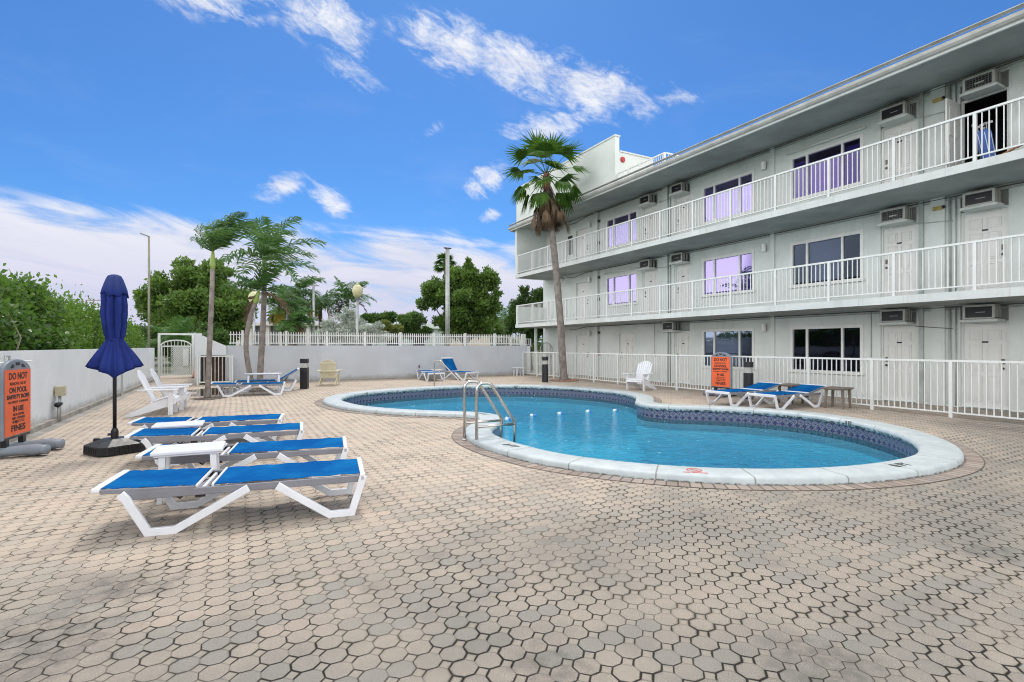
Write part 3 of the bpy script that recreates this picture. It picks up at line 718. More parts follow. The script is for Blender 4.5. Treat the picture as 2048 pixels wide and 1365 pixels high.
# windows
M_FR = pmat('window_frame', (.76, .77, .74), .45, var=.05)
mgl = bpy.data.materials.new('window_glass'); mgl.use_nodes = True; t = NT(mgl.node_tree); t.n.clear()
o_ = t.new('ShaderNodeOutputMaterial'); tr = t.new('ShaderNodeBsdfTransparent'); tr.inputs[0].default_value = (.50, .50, .60, 1)
gls = t.new('ShaderNodeBsdfGlossy'); gls.inputs['Roughness'].default_value = .01; gls.inputs[0].default_value = (.60, .52, .95, 1)
t.put(gls.inputs['Normal'], t.bump(t.noise(t.pos(), 1.1, 2), .06, .05))
mx = t.new('ShaderNodeMixShader'); fr = t.new('ShaderNodeFresnel'); fr.inputs['IOR'].default_value = 1.6
t.put(mx.inputs[0], t.m('MINIMUM', t.m('ADD', t.m('MULTIPLY', fr.outputs[0], .8), .01), .45)); t.l.new(tr.outputs[0], mx.inputs[1]); t.l.new(gls.outputs[0], mx.inputs[2]); t.l.new(mx.outputs[0], o_.inputs[0])
mgc = mgl.copy(); mgc.name = 'clear_glass'
for n_ in mgc.node_tree.nodes:
    if n_.type == 'BSDF_GLOSSY': n_.inputs[0].default_value = (.34, .42, .58, 1)
M_CUR_P = pmat('purple_curtain', (.42, .20, .80), .8, var=.15, vscale=6)
M_CUR_B = pmat('blue_violet_curtain', (.10, .06, .42), .8, var=.2, vscale=6)
M_BLIND = pmat('grey_roller_blind', (.22, .28, .34), .8, var=.06)
M_DARK = pmat('dark_room', (.012, .012, .018), .9)
def curtain(parent, y0, y1, z0, z1, X, mat, waves=True):
    n = max(4, int((y1 - y0) / .02)); vs = []; fs = []
    for i in range(n + 1):
        y = y0 + (y1 - y0) * i / n; dx = .02 * math.sin(y * 62) + .012 * math.sin(y * 23 + 1) if waves else 0
        vs += [(X + dx, y, z0), (X + dx, y, z1)]
    for i in range(n): fs.append((2 * i, 2 * i + 2, 2 * i + 3, 2 * i + 1))
    m = MB(); m.add(vs, fs); return m.build('curtain' if waves else 'blind', mat, parent, world=True, smooth=True, fixn=False)
def window(k, y0, y1, style, awn=False):
    z0, z1 = FL[k] + .72, FL[k] + 2.08
    fr = MB(); f = .055; X0, X1 = FX - .022, FX + .075
    fr.bb(X0, X1, y0 - .04, y0 + f, z0, z1); fr.bb(X0, X1, y1 - f, y1 + .04, z0, z1)
    fr.bb(X0 - .003, X1 + .002, y0 - .043, y1 + .043, z1 - f, z1 + .042); fr.bb(X0 - .04, X1 + .002, y0 - .06, y1 + .06, z0 - .05, z0 + .045)
    L = y1 - y0; ma, mb2 = y0 + L * .26, y0 + L * .76       # near mullion, far mullion
    fr.bb(X0 + .01, X1 - .002, ma - .032, ma + .032, z0 + .044, z1 - f + .002); fr.bb(X0 + .01, X1 - .002, mb2 - .032, mb2 + .032, z0 + .044, z1 - f + .002)
    wo = thing('window', None, None, (FX, (y0 + y1) / 2, z0)); wo.location = Vector((FX, (y0 + y1) / 2, z0)) - bld.location; wo.parent = bld
    fr.build('frame', M_FR, wo, world=True, bevel=.004)
    for a, b in ((y0 + f, ma - .032), (ma + .032, mb2 - .032), (mb2 + .032, y1 - f)):
        g = MB(); g.add([(FX + .035, a, z0 + .045), (FX + .035, b, z0 + .045), (FX + .035, b, z1 - f), (FX + .035, a, z1 - f)], [(0, 1, 2, 3)]); g.build('pane', mgl if any(q in ('p', 'P', 'b') for q in style) else mgc, wo, world=True, fixn=False)
    rm = MB(); rx = FX + .9
    rm.add([(FX + .1, y0 - .1, z0 - .1), (rx, y0 - .1, z0 - .1), (rx, y1 + .1, z0 - .1), (FX + .1, y1 + .1, z0 - .1), (FX + .1, y0 - .1, z1 + .1), (rx, y0 - .1, z1 + .1), (rx, y1 + .1, z1 + .1), (FX + .1, y1 + .1, z1 + .1)],
           [(0, 1, 2, 3), (4, 5, 6, 7), (1, 2, 6, 5), (0, 1, 5, 4), (3, 2, 6, 7)]); rm.build('room', M_DARK, wo, world=True)
    segs = [(y0 + .02, ma), (ma, mb2), (mb2, y1 - .02)]       # near side, centre, far side
    for s_, st in zip(segs, style):
        if st == 'p': curtain(wo, s_[0], s_[1], z0 + .05, z1 - .26, FX + .16, M_CUR_P)
        if st == 'P': curtain(wo, s_[0], s_[1], z0 + .05, z1 - .05, FX + .16, M_CUR_P)
        if st == 'b': curtain(wo, s_[0], s_[1], z0 + .05, z1 - .14, FX + .16, M_CUR_B)
        if st == 'g': curtain(wo, s_[0], s_[1], z0 + .1, z1 - .05, FX + .16, M_BLIND, False)
    if awn:
        m = MB(); m.tube([(FX - .07, y0 - .12, z1 + .17), (FX - .07, y1 + .12, z1 + .17)], .035, 10); m.build('awning_roll', M_TRIM, wo, world=True, smooth=True)
for k in range(3):
    window(k, *WINS[0], ['b', 'p', 'b'] if k else ['', '', ''])
window(2, *WINS[1], ['b', 'p', 'b'], True); window(1, *WINS[1], ['', 'g', '']); window(0, *WINS[1], ['', '', ''])
window(2, *WINS[2], ['p', 'p', 'b']); window(1, *WINS[2], ['b', 'P', 'p']); window(0, *WINS[2], ['', 'g', ''])
window(2, *WINS[3], ['p', 'p', 'p']); window(1, *WINS[3], ['P', 'P', 'P'], True)
# doors
M_HAND = pmat('door_hardware', (.10, .09, .08), .35, metal=.8)
M_PLATE = pmat('number_plate', (.03, .03, .03), .5)
def door(k, y0, y1, X=DX, hinge_far=True, open_=False, z_top=2.03, flush=False):
    z0 = FL[k] + .015
    d = thing('door', None, None); d.location = Vector((X, (y0 + y1) / 2, z0)) - bld.location; d.parent = bld
    fr = MB(); fr.bb(X - .075, X - .001, y0 - .028, y0 + .015, z0, z0 + z_top + .045); fr.bb(X - .075, X - .001, y1 - .015, y1 + .028, z0, z0 + z_top + .045); fr.bb(X - .074, X - .001, y0 + .0151, y1 - .0151, z0 + z_top, z0 + z_top + .044)
    fr.build('door_frame', M_TRIM, d, world=True)
    if open_:
        rm = MB(); rm.bb(X + .001, X + 1.6, y0 - .2, y1 + .2, z0 - .002, z0 + z_top + .1); rm.f = rm.f[2:] + rm.f[1:2]; rm.build('room', M_DARK, d, world=True, fixn=False)
        lf = MB(); lf.bb(X - .80, X - .06, y1 + .03, y1 + .07, z0, z0 + z_top - .01)
        for zz in (1.15, .25): lf.bb(X - .70, X - .46, y1 + .015, y1 + .0305, z0 + zz, z0 + zz + .7); lf.bb(X - .38, X - .14, y1 + .015, y1 + .0305, z0 + zz, z0 + zz + .7)
        lf.build('door_leaf', M_DOOR, d, world=True, bevel=.004); return d
    lf = MB(); lf.bb(X - .045, X - .002, y0 + .016, y1 - .016, z0, z0 + z_top - .004)
    if not flush:
        L = y1 - y0
        for a, b in ((.14, .45), (.56, .86)):
            for c, e in ((.16, .78), (.88, 1.52), (1.62, 1.86)):
                ya, yb, za, zb = y0 + L * a, y0 + L * b, z0 + c, z0 + e
                for q in ((ya, yb, za, za + .012), (ya, yb, zb - .012, zb), (ya, ya + .012, za + .0121, zb - .0121), (yb - .012, yb, za + .0121, zb - .0121)): lf.bb(X - .060, X - .0451, *q)
                lf.bb(X - .057, X - .0451, ya + .045, yb - .045, za + .045, zb - .045)
    lf.build('door_leaf', M_DOOR, d, world=True, bevel=.002)
    hy = (y0 + .09) if hinge_far else (y1 - .09)
    h = MB(); h.lathe([(.028, 0), (.03, .03), (.02, .055)], (0, 0, 0), 12); h.v = [(X - .046 - vz, hy + vy, z0 + .96 + vx) for vx, vy, vz in h.v]; h.bb(X - .062, X - .0455, hy - .03, hy + .03, z0 + 1.06, z0 + 1.18)
    h.build('handle', M_HAND, d, world=True)
    n = MB(); n.bb(X - .052, X - .0455, (y0 + y1) / 2 - .06, (y0 + y1) / 2 + .06, z0 + 1.56, z0 + 1.60); n.build('number_plate', M_PLATE, d, world=True)
    return d
for k in range(3):
    for i, (a, b) in enumerate(DOORS):
        if k == 0 and i == 3: continue
        door(k, a, b, hinge_far=(i in (0, 4)), open_=(k == 2 and i == 0), flush=(i == 4))
door(0, 17.70, 18.67, hinge_far=False)
part(MB().bb(FX + .02, FX + .05, 22.4, 22.85, FL[2] + .9, FL[2] + 1.9), 'louvre_window', M_GAP)
# transom boards behind the air conditioners
for k in range(3):
    for i, (a, b) in enumerate(DOORS[:4]):
        if k == 0 and i == 3: continue
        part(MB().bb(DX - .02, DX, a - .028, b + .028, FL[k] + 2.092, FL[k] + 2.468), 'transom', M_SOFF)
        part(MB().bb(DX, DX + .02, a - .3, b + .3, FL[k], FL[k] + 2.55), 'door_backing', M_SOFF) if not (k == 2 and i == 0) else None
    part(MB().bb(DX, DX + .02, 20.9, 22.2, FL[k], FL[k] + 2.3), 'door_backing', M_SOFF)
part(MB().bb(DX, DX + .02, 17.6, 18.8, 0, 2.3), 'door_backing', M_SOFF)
# conduits
M_CD = pmat('dark_conduit', (.10, .105, .10), .6)
def conduit(pts, r=.012, mat=None): part(MB().tube(pts, r, 6), 'conduit', mat or M_COND, smooth=True)
for k in range(3):
    zc = CE[k] - .05
    conduit([(FX - .04, Y0, zc), (FX - .04, 21.3, zc)], .016, M_CD); conduit([(FX - .03, Y0, zc - .06), (FX - .03, 16, zc - .06)], .012)
    conduit([(FX - .03, 6.17, zc), (FX - .03, 6.17, FL[k] + .02)], .028); conduit([(FX - .03, 6.05, zc), (FX - .03, 6.05, FL[k] + .02)], .016)
    conduit([(FX - .03, 20.15, zc), (FX - .03, 20.15, FL[k] + .02)], .012, M_CD)
    conduit([(FX - .03, 15.5, zc), (FX - .03, 15.5, FL[k] + .02)], .02); conduit([(FX - .03, 15.62, zc), (FX - .03, 15.62, FL[k] + .02)], .014)
    conduit([(FX - .055, 6.9, FL[k] + 2.02), (FX - .08, 6.5, FL[k] + 1.97), (FX - .055, 6.1, FL[k] + 1.93)], .009, M_CD if k == 0 else M_COND)
    conduit([(FX - .055, 16.2, FL[k] + 2.1), (FX - .06, 15.8, FL[k] + 2.06), (FX - .055, 15.5, FL[k] + 2.1)], .01)
    conduit([(FX - .02, 22.6, zc - .1), (FX - .02, 22.2, zc - .12), (FX - .02, 21.2, zc)], .014, M_CD)
conduit([(FX - .015, 7.98, CE[0] - .05), (FX - .015, 7.98, 1.16)], .011); part(MB().bb(FX - .05, FX, 7.93, 8.03, 1.08, 1.18), 'junction_box', M_TRIM)
conduit([(FX - .015, 16.4, CE[0] - .06), (FX - .015, 16.4, 1.15)], .011); part(MB().bb(FX - .05, FX, 16.35, 16.46, 1.05, 1.18), 'junction_box', M_TRIM)
# ground floor: thin post under the balcony corner and a dark opening
part(MB().bb(14.9, 15.02, 24.75, 24.87, 0, 2.5), 'post', M_TRIM)

# balcony railings
def railing(parent, X, ya, yb, z, h, name='railing', posts=None, gap=.115, bz=.09, along='y'):
    """posts, top rail and bottom rail, and one bay of pickets between each pair of posts"""
    ps = posts; T = (lambda a, b: (a, b)) if along == 'y' else (lambda a, b: (b, a))
    def bb(m, u0, u1, v0, v1, z0, z1):      # u across, v along
        if along == 'y': m.bb(u0, u1, v0, v1, z0, z1)
        else: m.bb(v0, v1, u0, u1, z0, z1)
    m = MB(); bb(m, X - .028, X + .028, ya, yb, z + h - .045, z + h); bb(m, X - .018, X + .018, ya, yb, z + bz, z + bz + .03); m.build('rails', M_RAIL, parent, world=True)
    for p in ps:
        m = MB(); bb(m, X - .03, X + .03, p - .03, p + .03, z, z + h - .0455); m.build('post', M_RAIL, parent, world=True)
    edges = sorted([ya] + [p for p in ps if ya < p < yb] + [yb])
    for a, b in zip(edges, edges[1:]):
        if b - a < .2: continue
        m = MB(); n = max(1, round((b - a) / gap))
        for i in range(1, n):
            q = a + (b - a) * i / n; bb(m, X - .0095, X + .0095, q - .0095, q + .0095, z + bz + .0305, z + h - .0455)
        m.build('pickets', M_RAIL, parent, world=True)
ppos = [5.01 + 1.528 * i for i in range(-5, 14) if 5.01 + 1.528 * i < Y1 - .3] + [Y1 - .17]
for k in (1, 2):
    ro = thing('railing', None, None); ro.location = Vector((RX, 10, FL[k])) - bld.location; ro.parent = bld
    railing(ro, RX + .06, Y0 + .2, Y1 - (.15 if k == 2 else .02), FL[k] + .013, 1.05, posts=ppos)
ro = thing('railing', None, None); ro.location = Vector((TX, 14, 8.1)) - bld.location; ro.parent = bld
YR = YP(1330, 14.0)
railing(ro, 14.0, YR, TY0 - .05, 8.13, .47, posts=[YR + .02 + i * (TY0 - .1 - YR) / 4 for i in range(5)], bz=.04)
railing(ro, YR, 14.05, 14.9, 8.13, .47, posts=[14.88], bz=.04, along='x')
m = MB(); m.lathe([(.0, 0), (.10, .0), (.12, .03), (.10, .07), (0, .08)], (0, 0, 0), 16); m.v = [(14.3 + vx, TY0 + .018 - vz, 9.22 + vy) for vx, vy, vz in m.v]
tag(m.build('alarm_bell', pmat('red_enamel', (.45, .02, .02), .35), None, (14.3, TY0, 9.22), world=True), 'round red alarm bell on the side of the stair tower', 'alarm bell')

# air conditioners
def ac(k, i, label, grid=False):
    a, b = DOORS[i]; yc = (a + b) / 2 - .02; z0 = FL[k] + 2.13
    if k == 0 and i == 2: yc = 15.35; 
    o = thing('air_conditioner', label, 'air conditioner', (FX - .33, yc, z0), 0, 'window air conditioners above the doors')
    w2 = .30; c = MB()
    c.bb(-.02, .40, -w2, w2, .32, .335); c.bb(-.02, .40, -w2, w2, 0, .015); c.bb(-.02, .02, -w2, -w2 + .05, .0151, .3199); c.bb(-.02, .02, w2 - .05, w2, .0151, .3199)
    c.bb(-.018, .02, -w2 + .051, w2 - .051, .29, .3198); c.bb(-.018, .02, -w2 + .051, w2 - .051, .0152, .04)
    for q in range(4): c.bb(.05 + q * .085, .075 + q * .085, -w2 - .004, -w2 + .02, .03, .31); c.bb(.05 + q * .085, .075 + q * .085, w2 - .02, w2 + .004, .03, .31)
    c.build('case', M_AC, o, bevel=.003)
    c = MB(); c.bb(.045, .38, -w2 + .014, w2 - .014, .016, .319); c.build('inner_body', M_GAP, o)
    g = MB(); g.bb(.012, .03, -w2 + .051, w2 - .051, .041, .289); g.build('grille', M_BLACK, o)
    if grid:
        g = MB()
        for q in range(9): g.bb(.0, .0115, -w2 + .06 + q * .059, -w2 + .066 + q * .059, .042, .288)
        for q in range(5): g.bb(.001, .0105, -w2 + .052, w2 - .052, .06 + q * .05, .065 + q * .05)
        g.build('guard', pmat('grey_wire', (.25, .25, .24), .5), o)
        g = MB(); g.bb(-.003, -.0005, -.10, .08, .13, .165); g.build('badge', M_AC, o)
    else:
        g = MB(); g.bb(.006, .0115, -.12, .06, .155, .168); g.build('badge', pmat('silver_badge', (.45, .45, .47), .4), o)
    s_ = MB(); s_.bb(-.06, .42, -w2 - .06, w2 + .04, -.065, -.005); s_.build('shelf', M_FASC, o, bevel=.004)
    return o
fln = ['ground floor', 'middle floor', 'top floor']
dn = ['rightmost door', 'door beside the widest window, second from the right', 'door between the two far windows, nearer one', 'door right after the farthest window']
dn = ['the rightmost door', 'the second door from the right', 'the third door from the right', 'the fourth door from the right']
for k in range(3):
    for i in range(4):
        if k == 0 and i == 3: continue
        what = 'the open dark doorway at right' if (k == 2 and i == 0) else dn[i]
        ac(k, i, 'cream air conditioner on a shelf over %s, %s' % (what, fln[k]), grid=(k, i) in ((1, 1), (2, 0)))
# wall lamps
wl = None
for y, nm in ((11.25, 'between the two nearer windows'), (20.85, 'above the farthest door')):
    for k in range(3):
        z = FL[k] + 2.0; lb = 'small white half-round wall lamp %s, %s' % (nm, fln[k])
        if wl is None:
            wl = thing('wall_lamp', lb, 'wall lamp', (FX, y, z), 0, 'white wall lamps along the facade')
            m = MB(); m.bb(-.03, -.001, -.05, .05, .02, .18); m.build('bracket', M_GALV, wl)
            m = MB(); m.tube([(-.10, 0, -.02), (-.10, 0, .24)], .075, 14); m.build('shade', pmat('lamp_shade_white', (.82, .82, .80), .4), wl, smooth=False, bevel=.006)
        else: dup(wl, lb, (FX, y, z))
# emergency lights with amber faces
for k, nm in ((2, 'top floor'), (1, 'middle floor')):
    o = thing('emergency_light', 'yellowed bulkhead light beside the conduit between the two right doors, ' + nm, 'bulkhead light', (FX - .05, 6.42, FL[k] + 2.3), 0)
    m = MB(); m.bb(-.05, 0, -.13, .1, -.05, .05); m.build('body', pmat('amber_cover', (.45, .33, .10), .4, var=.3, vscale=12), o, bevel=.025)
    m = MB(); m.tube([(-.03, -.12, 0), (-.03, -.17, .02)], .04, 10); m.build('lamp_head', M_BLACK, o)
# flood light boxes and bells near the far end
for k in (1, 2):
    o = thing('flood_light', 'boxy grey flood light on an arm under the ceiling, far end of the %s' % fln[k], 'flood light', (15.2, 22.7, CE[k] - .35))
    m = MB(); m.bb(-.12, .12, -.12, .12, 0, .2); m.build('body', M_GALV, o, bevel=.02)
    m = MB(); m.bb(-.13, .05, -.135, -.1201, -.1, .1); m.bb(-.14, -.1201, -.1, .1, -.1, .12); m.build('lamp_head', M_TRIM, o, bevel=.01)
    m = MB(); m.tube([(.12, 0, .15), (.5, -.1, .22)], .015, 6); m.build('arm', M_CD, o)
for k in range(3):
    o = thing('alarm_horn', 'small dark fire horn on a thin conduit beside the far wall lamp, ' + fln[k], 'fire alarm', (FX - .03, 20.13, FL[k] + 2.15))
    m = MB(); m.lathe([(.06, 0), (.07, .03), (.05, .06)], (0, 0, 0), 14); m.v = [(-vz, vy, vx) for vx, vy, vz in m.v]; m.build('horn', M_BLACK, o)
    m = MB(); m.bb(-.06, 0, -.05, .05, -1.12, -.98); m.build('pull_box', pmat('red_box', (.30, .03, .03), .4) if k == 0 else M_BLACK, o)
# golf bag and a folding chair on the top balcony
gb = thing('golf_bag', 'blue striped golf bag with club heads leaning by the open top floor door', 'golf bag', (14.75, 5.05, FL[2]))
M_GB = pmat('blue_fabric', (.06, .13, .42), .7); M_GW = pmat('white_stripe', (.7, .72, .78), .6)
ax = Vector((.05, .16, .95)).normalized()
m = MB(); m.tube([Vector((0, 0, .03)), Vector((0, 0, .05)), ax * .85, ax * .9], [.10, .12, .14, .13], 16); m.build('bag', M_GB, gb, smooth=True)
m = MB()
for q in range(7):
    an = q * .9; r_ = Vector((math.cos(an), math.sin(an), 0)) * .128; m.bar(r_ * .93 + Vector((0, 0, .08)), ax * .84 + r_ * 1.07, .012, .012)
m.build('stripes', M_GW, gb)
for q in range(6):
    an = q * 1.05; b0 = ax * .8 + Vector((math.cos(an), math.sin(an), 0)) * .07; b1 = b0 + ax * (.22 + .04 * (q % 3)) + Vector((math.cos(an), math.sin(an), 0)) * .05
    m = MB(); m.tube([b0, b1], .008, 6); m.bar(b1, b1 + Vector((.05, .05 * (-1) ** q, .02)), .035, .05); m.build('club', M_GALV, gb)
fc = thing('deck_chair', 'folding chair with orange wooden arms lying on the top balcony at right', 'folding chair', (14.6, 4.35, FL[2]))
M_WD = pmat('orange_wood', (.40, .17, .05), .5)
m = MB(); m.bar((0, .45, .22), (0, -.35, .48), .05, .03); m.bar((.45, .45, .22), (.45, -.35, .48), .05, .03); m.build('arms', M_WD, fc)
m = MB(); m.bar((0, .3, .0), (0, -.3, .42), .03, .02); m.bar((.45, .3, 0), (.45, -.3, .42), .03, .02); m.bar((0, -.35, 0), (0, .3, .3), .03, .02); m.bar((.45, -.35, 0), (.45, .3, .3), .03, .02); m.bar((-.005, 0, .18), (.455, 0, .18), .02, .02); m.build('frame', M_GALV, fc)
m = MB(); m.bb(.02, .43, -.2, .25, .2, .215); m.build('seat', M_GB, fc)
# ================================================================== WALLS AND FENCES
lw = thing('garden_wall', 'long low white rendered wall along the left side in front of the hedge', 'wall', (-3.1, 10, 0))
def wall_run(parent, name, a, b, z0, z1, th, mat, side=1):
    a, b = Vector((*a, 0)), Vector((*b, 0)); d = (b - a).normalized(); n = Vector((-d.y, d.x, 0)) * side * th
    m = MB(); q = [a, b, b + n, a + n]; m.add([(p.x, p.y, z0) for p in q] + [(p.x, p.y, z1) for p in q], [(0, 1, 2, 3), (4, 5, 6, 7), (0, 1, 5, 4), (1, 2, 6, 5), (2, 3, 7, 6), (3, 0, 4, 7)])
    return m.build(name, mat, parent, world=True)
WA, WB = (-3.26, -7.), (-2.92, 27.6)
wall_run(lw, 'wall', WA, WB, -.02, 1.42, .2, M_WALLW)
wall_run(lw, 'footing', (WA[0] + .10, WA[1]), (WB[0] + .10, WB[1]), -.02, .09, .0999, M_FOOT)
m = MB(); m.add([(-3.16 + .001, -7, .003), (-2.98, -7, .003), (-2.62, 27.6, .003), (-2.81, 27.6, .003)], [(0, 1, 2, 3)])
m.build('gravel_strip', M_FOOT, lw, world=True)
bw = thing('garden_wall', 'long blank white wall across the far end of the pool deck under the picket fence', 'wall', (6.5, 23.45, 0))
part_ = wall_run(bw, 'wall', (-.12, 23.45), (13.58, 23.45), -.02, 1.52, .22, M_WALLSHADE)
wall_run(bw, 'base_joint', (-.12, 23.43), (13.58, 23.43), .0, .035, .019, M_FOOT)
cw = thing('garden_wall', 'short white wall behind the corner of the pool fence by the building', 'wall', (14.2, 25.3, 0))
wall_run(cw, 'wall', (13.59, 25.3), (14.9, 25.3), 0, 1.5, .2, M_WALLW); wall_run(cw, 'wall', (13.80, 23.46), (13.80, 25.29), 0, 1.5, .2, M_WALLW, 1)
# picket fence on the far wall
pk = thing('picket_fence', 'white picket fence with pointed tips on top of the long far wall', 'fence', (6.9, 23.56, 1.53))
px0 = .05; k = 0; posts = [2.06 + 1.62 * i for i in range(-1, 8)]
for p in posts + [13.52]:
    m = MB(); m.bb(p - .045, p + .045, 23.52, 23.61, 1.521, 2.10); m.bb(p - .055, p + .055, 23.51, 23.62, 2.1001, 2.13); m.build('post', M_RAIL, pk, world=True)
ed_ = [-.08] + posts + [13.52]
for a, b in zip(ed_, ed_[1:]):
    m = MB(); n = max(1, round((b - a) / .095))
    m.bb(a + .046, b - .046, 23.55, 23.575, 1.60, 1.64); m.bb(a + .046, b - .046, 23.55, 23.575, 1.94, 1.98)
    for i in range(1, n):
        q = a + (b - a) * i / n
        m.add([(q - .017, 23.535, 1.57), (q + .017, 23.535, 1.57), (q + .017, 23.549, 1.57), (q - .017, 23.549, 1.57), (q - .017, 23.535, 2.05), (q + .017, 23.535, 2.05), (q + .017, 23.549, 2.05), (q - .017, 23.549, 2.05), (q, 23.542, 2.10)],
              [(0, 1, 5, 4), (1, 2, 6, 5), (2, 3, 7, 6), (3, 0, 4, 7), (4, 5, 8), (5, 6, 8), (6, 7, 8), (7, 4, 8)])
    m.build('picket_panel', M_RAIL, pk, world=True)
# pool fence along the walkway
pf = thing('pool_fence', 'waist high white metal bar fence between the pool deck and the walkway', 'fence', (13.32, 10, 0))
railing(pf, 13.32, -3., 23.42, .0, 1.21, posts=[5.21 + 1.525 * i for i in range(-5, 12) if 5.21 + 1.525 * i < 23.] + [23.38])
cg = thing('pool_fence', 'short white bar fence with horizontal top above the corner wall by the building', 'fence', (14.2, 25.2, 1.5))
railing(cg, 25.25, 13.6, 14.9, 1.5, .42, posts=[13.62, 14.25, 14.88], bz=.05, along='x')
ag = thing('arched_gate', 'grey arched metal gate between the fence corner and the building', 'gate', (15.3, 24.3, 0))
pts = [(14.95 + .375 - .375 * math.cos(a), 24.3, 1.35 + .33 * math.sin(a)) for a in np.linspace(0, math.pi, 13)]
m = MB(); m.tube([(14.95, 24.3, 0)] + pts + [(15.70, 24.3, 0)], .022, 8); m.build('frame', M_GALV, ag, world=True)
m = MB()
for i in range(1, 8):
    xx = 14.95 + .75 * i / 8; zz = 1.35 + .33 * math.sin(math.acos(max(-1, min(1, 1 - (xx - 14.95) / .375)))); m.bb(xx - .008, xx + .008, 24.292, 24.308, .1, zz)
m.bb(14.96, 15.69, 24.285, 24.291, .9, .94); m.bb(14.96, 15.69, 24.285, 24.291, .1, .14); m.build('bars', M_GALV, ag, world=True)
# gate at the end of the left passage
ga = thing('garden_gate', 'white arched gate with a lattice screen at the end of the left passage', 'gate', (-2.2, 29.4, 0))
GY = 29.4
m = MB(); m.bb(-2.98, -2.88, GY - .05, GY + .05, 0, 2.02); m.bb(-1.62, -1.52, GY - .05, GY + .05, 0, 2.02); m.bb(-2.98, -1.2, GY - .045, GY + .045, 2.021, 2.11); m.bb(-1.28, -1.2, GY - .05, GY + .05, 0, 2.02); m.build('frame', M_RAIL, ga, world=True)
apts = [(-2.25 - .61 * math.cos(a), GY, 1.5 + .27 * math.sin(a)) for a in np.linspace(0, math.pi, 15)]
m = MB(); m.tube(apts, .03, 8); m.bb(-2.86, -2.80, GY - .02, GY + .02, .1, 1.5); m.bb(-1.70, -1.64, GY - .02, GY + .02, .1, 1.5); m.bb(-2.80, -1.70, GY - .018, GY + .018, 1.46, 1.52); m.bb(-2.80, -1.70, GY - .018, GY + .018, .1, .16)
for i in range(1, 9):
    xx = -2.86 + 1.22 * i / 9; top = 1.5 + .27 * math.sin(math.acos(max(-1, min(1, (-2.25 - xx) / .61))))
    m.bb(xx - .012, xx + .012, GY - .012, GY + .012, 1.521, top)
    if xx < -2.42: m.bb(xx - .012, xx + .012, GY - .012, GY + .012, .161, 1.459)
m.build('gate_leaf', M_RAIL, ga, world=True)
def lattice(x0, x1, z0, z1, y, parent, name='lattice'):
    m = MB(); w_, h_ = x1 - x0, z1 - z0; st = .085
    for sgn in (1, -1):
        c0 = -h_
        while c0 < w_:
            # line x = c0 + t , z = t (sgn 1) or mirrored
            t0, t1 = max(0, -c0), min(h_, w_ - c0)
            if t1 - t0 > .02:
                a, b = (c0 + t0, t0), (c0 + t1, t1)
                if sgn < 0: a, b = (w_ - a[0], a[1]), (w_ - b[0], b[1])
                m.bar((x0 + a[0], y + .004 * sgn, z0 + a[1]), (x0 + b[0], y + .004 * sgn, z0 + b[1]), .006, .034, (0, 1, 0)) if False else m.add(
                    [(x0 + a[0] - .02, y + .004 * sgn, z0 + a[1]), (x0 + a[0] + .02, y + .004 * sgn, z0 + a[1]), (x0 + b[0] + .02, y + .004 * sgn, z0 + b[1]), (x0 + b[0] - .02, y + .004 * sgn, z0 + b[1])], [(0, 1, 2, 3)])
            c0 += st
    return m.build(name, M_RAIL, parent, world=True)
lattice(-2.40, -1.72, .17, 1.45, GY, ga); lattice(-1.50, -1.29, .1, 1.8, GY, ga)
m = MB(); m.bb(-1.98, -1.76, GY - .03, GY - .012, .55, 1.35); m.build('lock_plate', M_RAIL, ga, world=True)
# traffic cone
tc = thing('traffic_cone', 'orange traffic cone with a dark base beside the arched gate', 'traffic cone', (-1.42, 28.9, 0))
M_CONE = pmat('cone_orange', (.80, .12, .02), .5)
m = MB(); m.lathe([(.14, .03), (.12, .08), (.035, .68), (.02, .70)], n=20); m.build('cone', M_CONE, tc, smooth=True)
m = MB(); m.bb(-.18, .18, -.18, .18, 0, .031); m.build('base', M_BLACK, tc, bevel=.01)
m = MB(); m.lathe([(.089, .30), (.071, .42)], n=20); m.build('band', M_BLACK, tc)
# store with a sloping top wall and a low gate
st_ = thing('stair_wall', 'white wall with a sloping top edge and a dark bay behind the low bar gate', 'wall', (-.6, 23.5, 0))
m = MB(); YS = 23.36
m.add([(-1.2, YS, 1.15), (-.125, YS, 1.15), (-.125, YS, 1.5), (-1.2, YS, 2.02), (-1.2, YS + .2, 1.15), (-.125, YS + .2, 1.15), (-.125, YS + .2, 1.5), (-1.2, YS + .2, 2.02)],
      [(0, 1, 2, 3), (7, 6, 5, 4), (0, 4, 5, 1), (1, 5, 6, 2), (2, 6, 7, 3), (3, 7, 4, 0)]); m.bb(-1.2, -1.02, YS + .002, YS + .2, -.02, 1.149)
m.bb(-1.2, -1.02, YS + .2005, 31.5, -.02, 1.95); m.bb(-1.02, -.13, 24.9, 25.1, 0, 1.4); m.build('wall', M_WALLW, st_, world=True)
m = MB(); M_BRN = pmat('brown_boards', (.10, .045, .03), .7)
for i in range(5): m.bb(-.92 + i * .15, -.80 + i * .15, 24.0, 24.03, .05, 1.12)
m.build('stored_boards', M_BRN, st_, world=True)
m = MB(); m.bb(-1.01, -.14, 24.04, 24.06, 0, 1.5); m.build('back_panel', M_GAP, st_, world=True)
lg = thing('bar_gate', 'low white bar gate in front of the dark storage bay beside the curved palm', 'gate', (-.55, 23.2, 0))
m = MB(); m.bb(-1.12, -1.06, 23.17, 23.23, 0, 1.15); m.build('post', M_RAIL, lg, world=True); m = MB(); m.bb(.05, .11, 23.17, 23.23, 0, 1.15); m.build('post', M_RAIL, lg, world=True)
m = MB(); m.bb(-1.0, -.02, 23.18, 23.22, 1.08, 1.13); m.bb(-1.0, -.02, 23.18, 23.22, .08, .13)
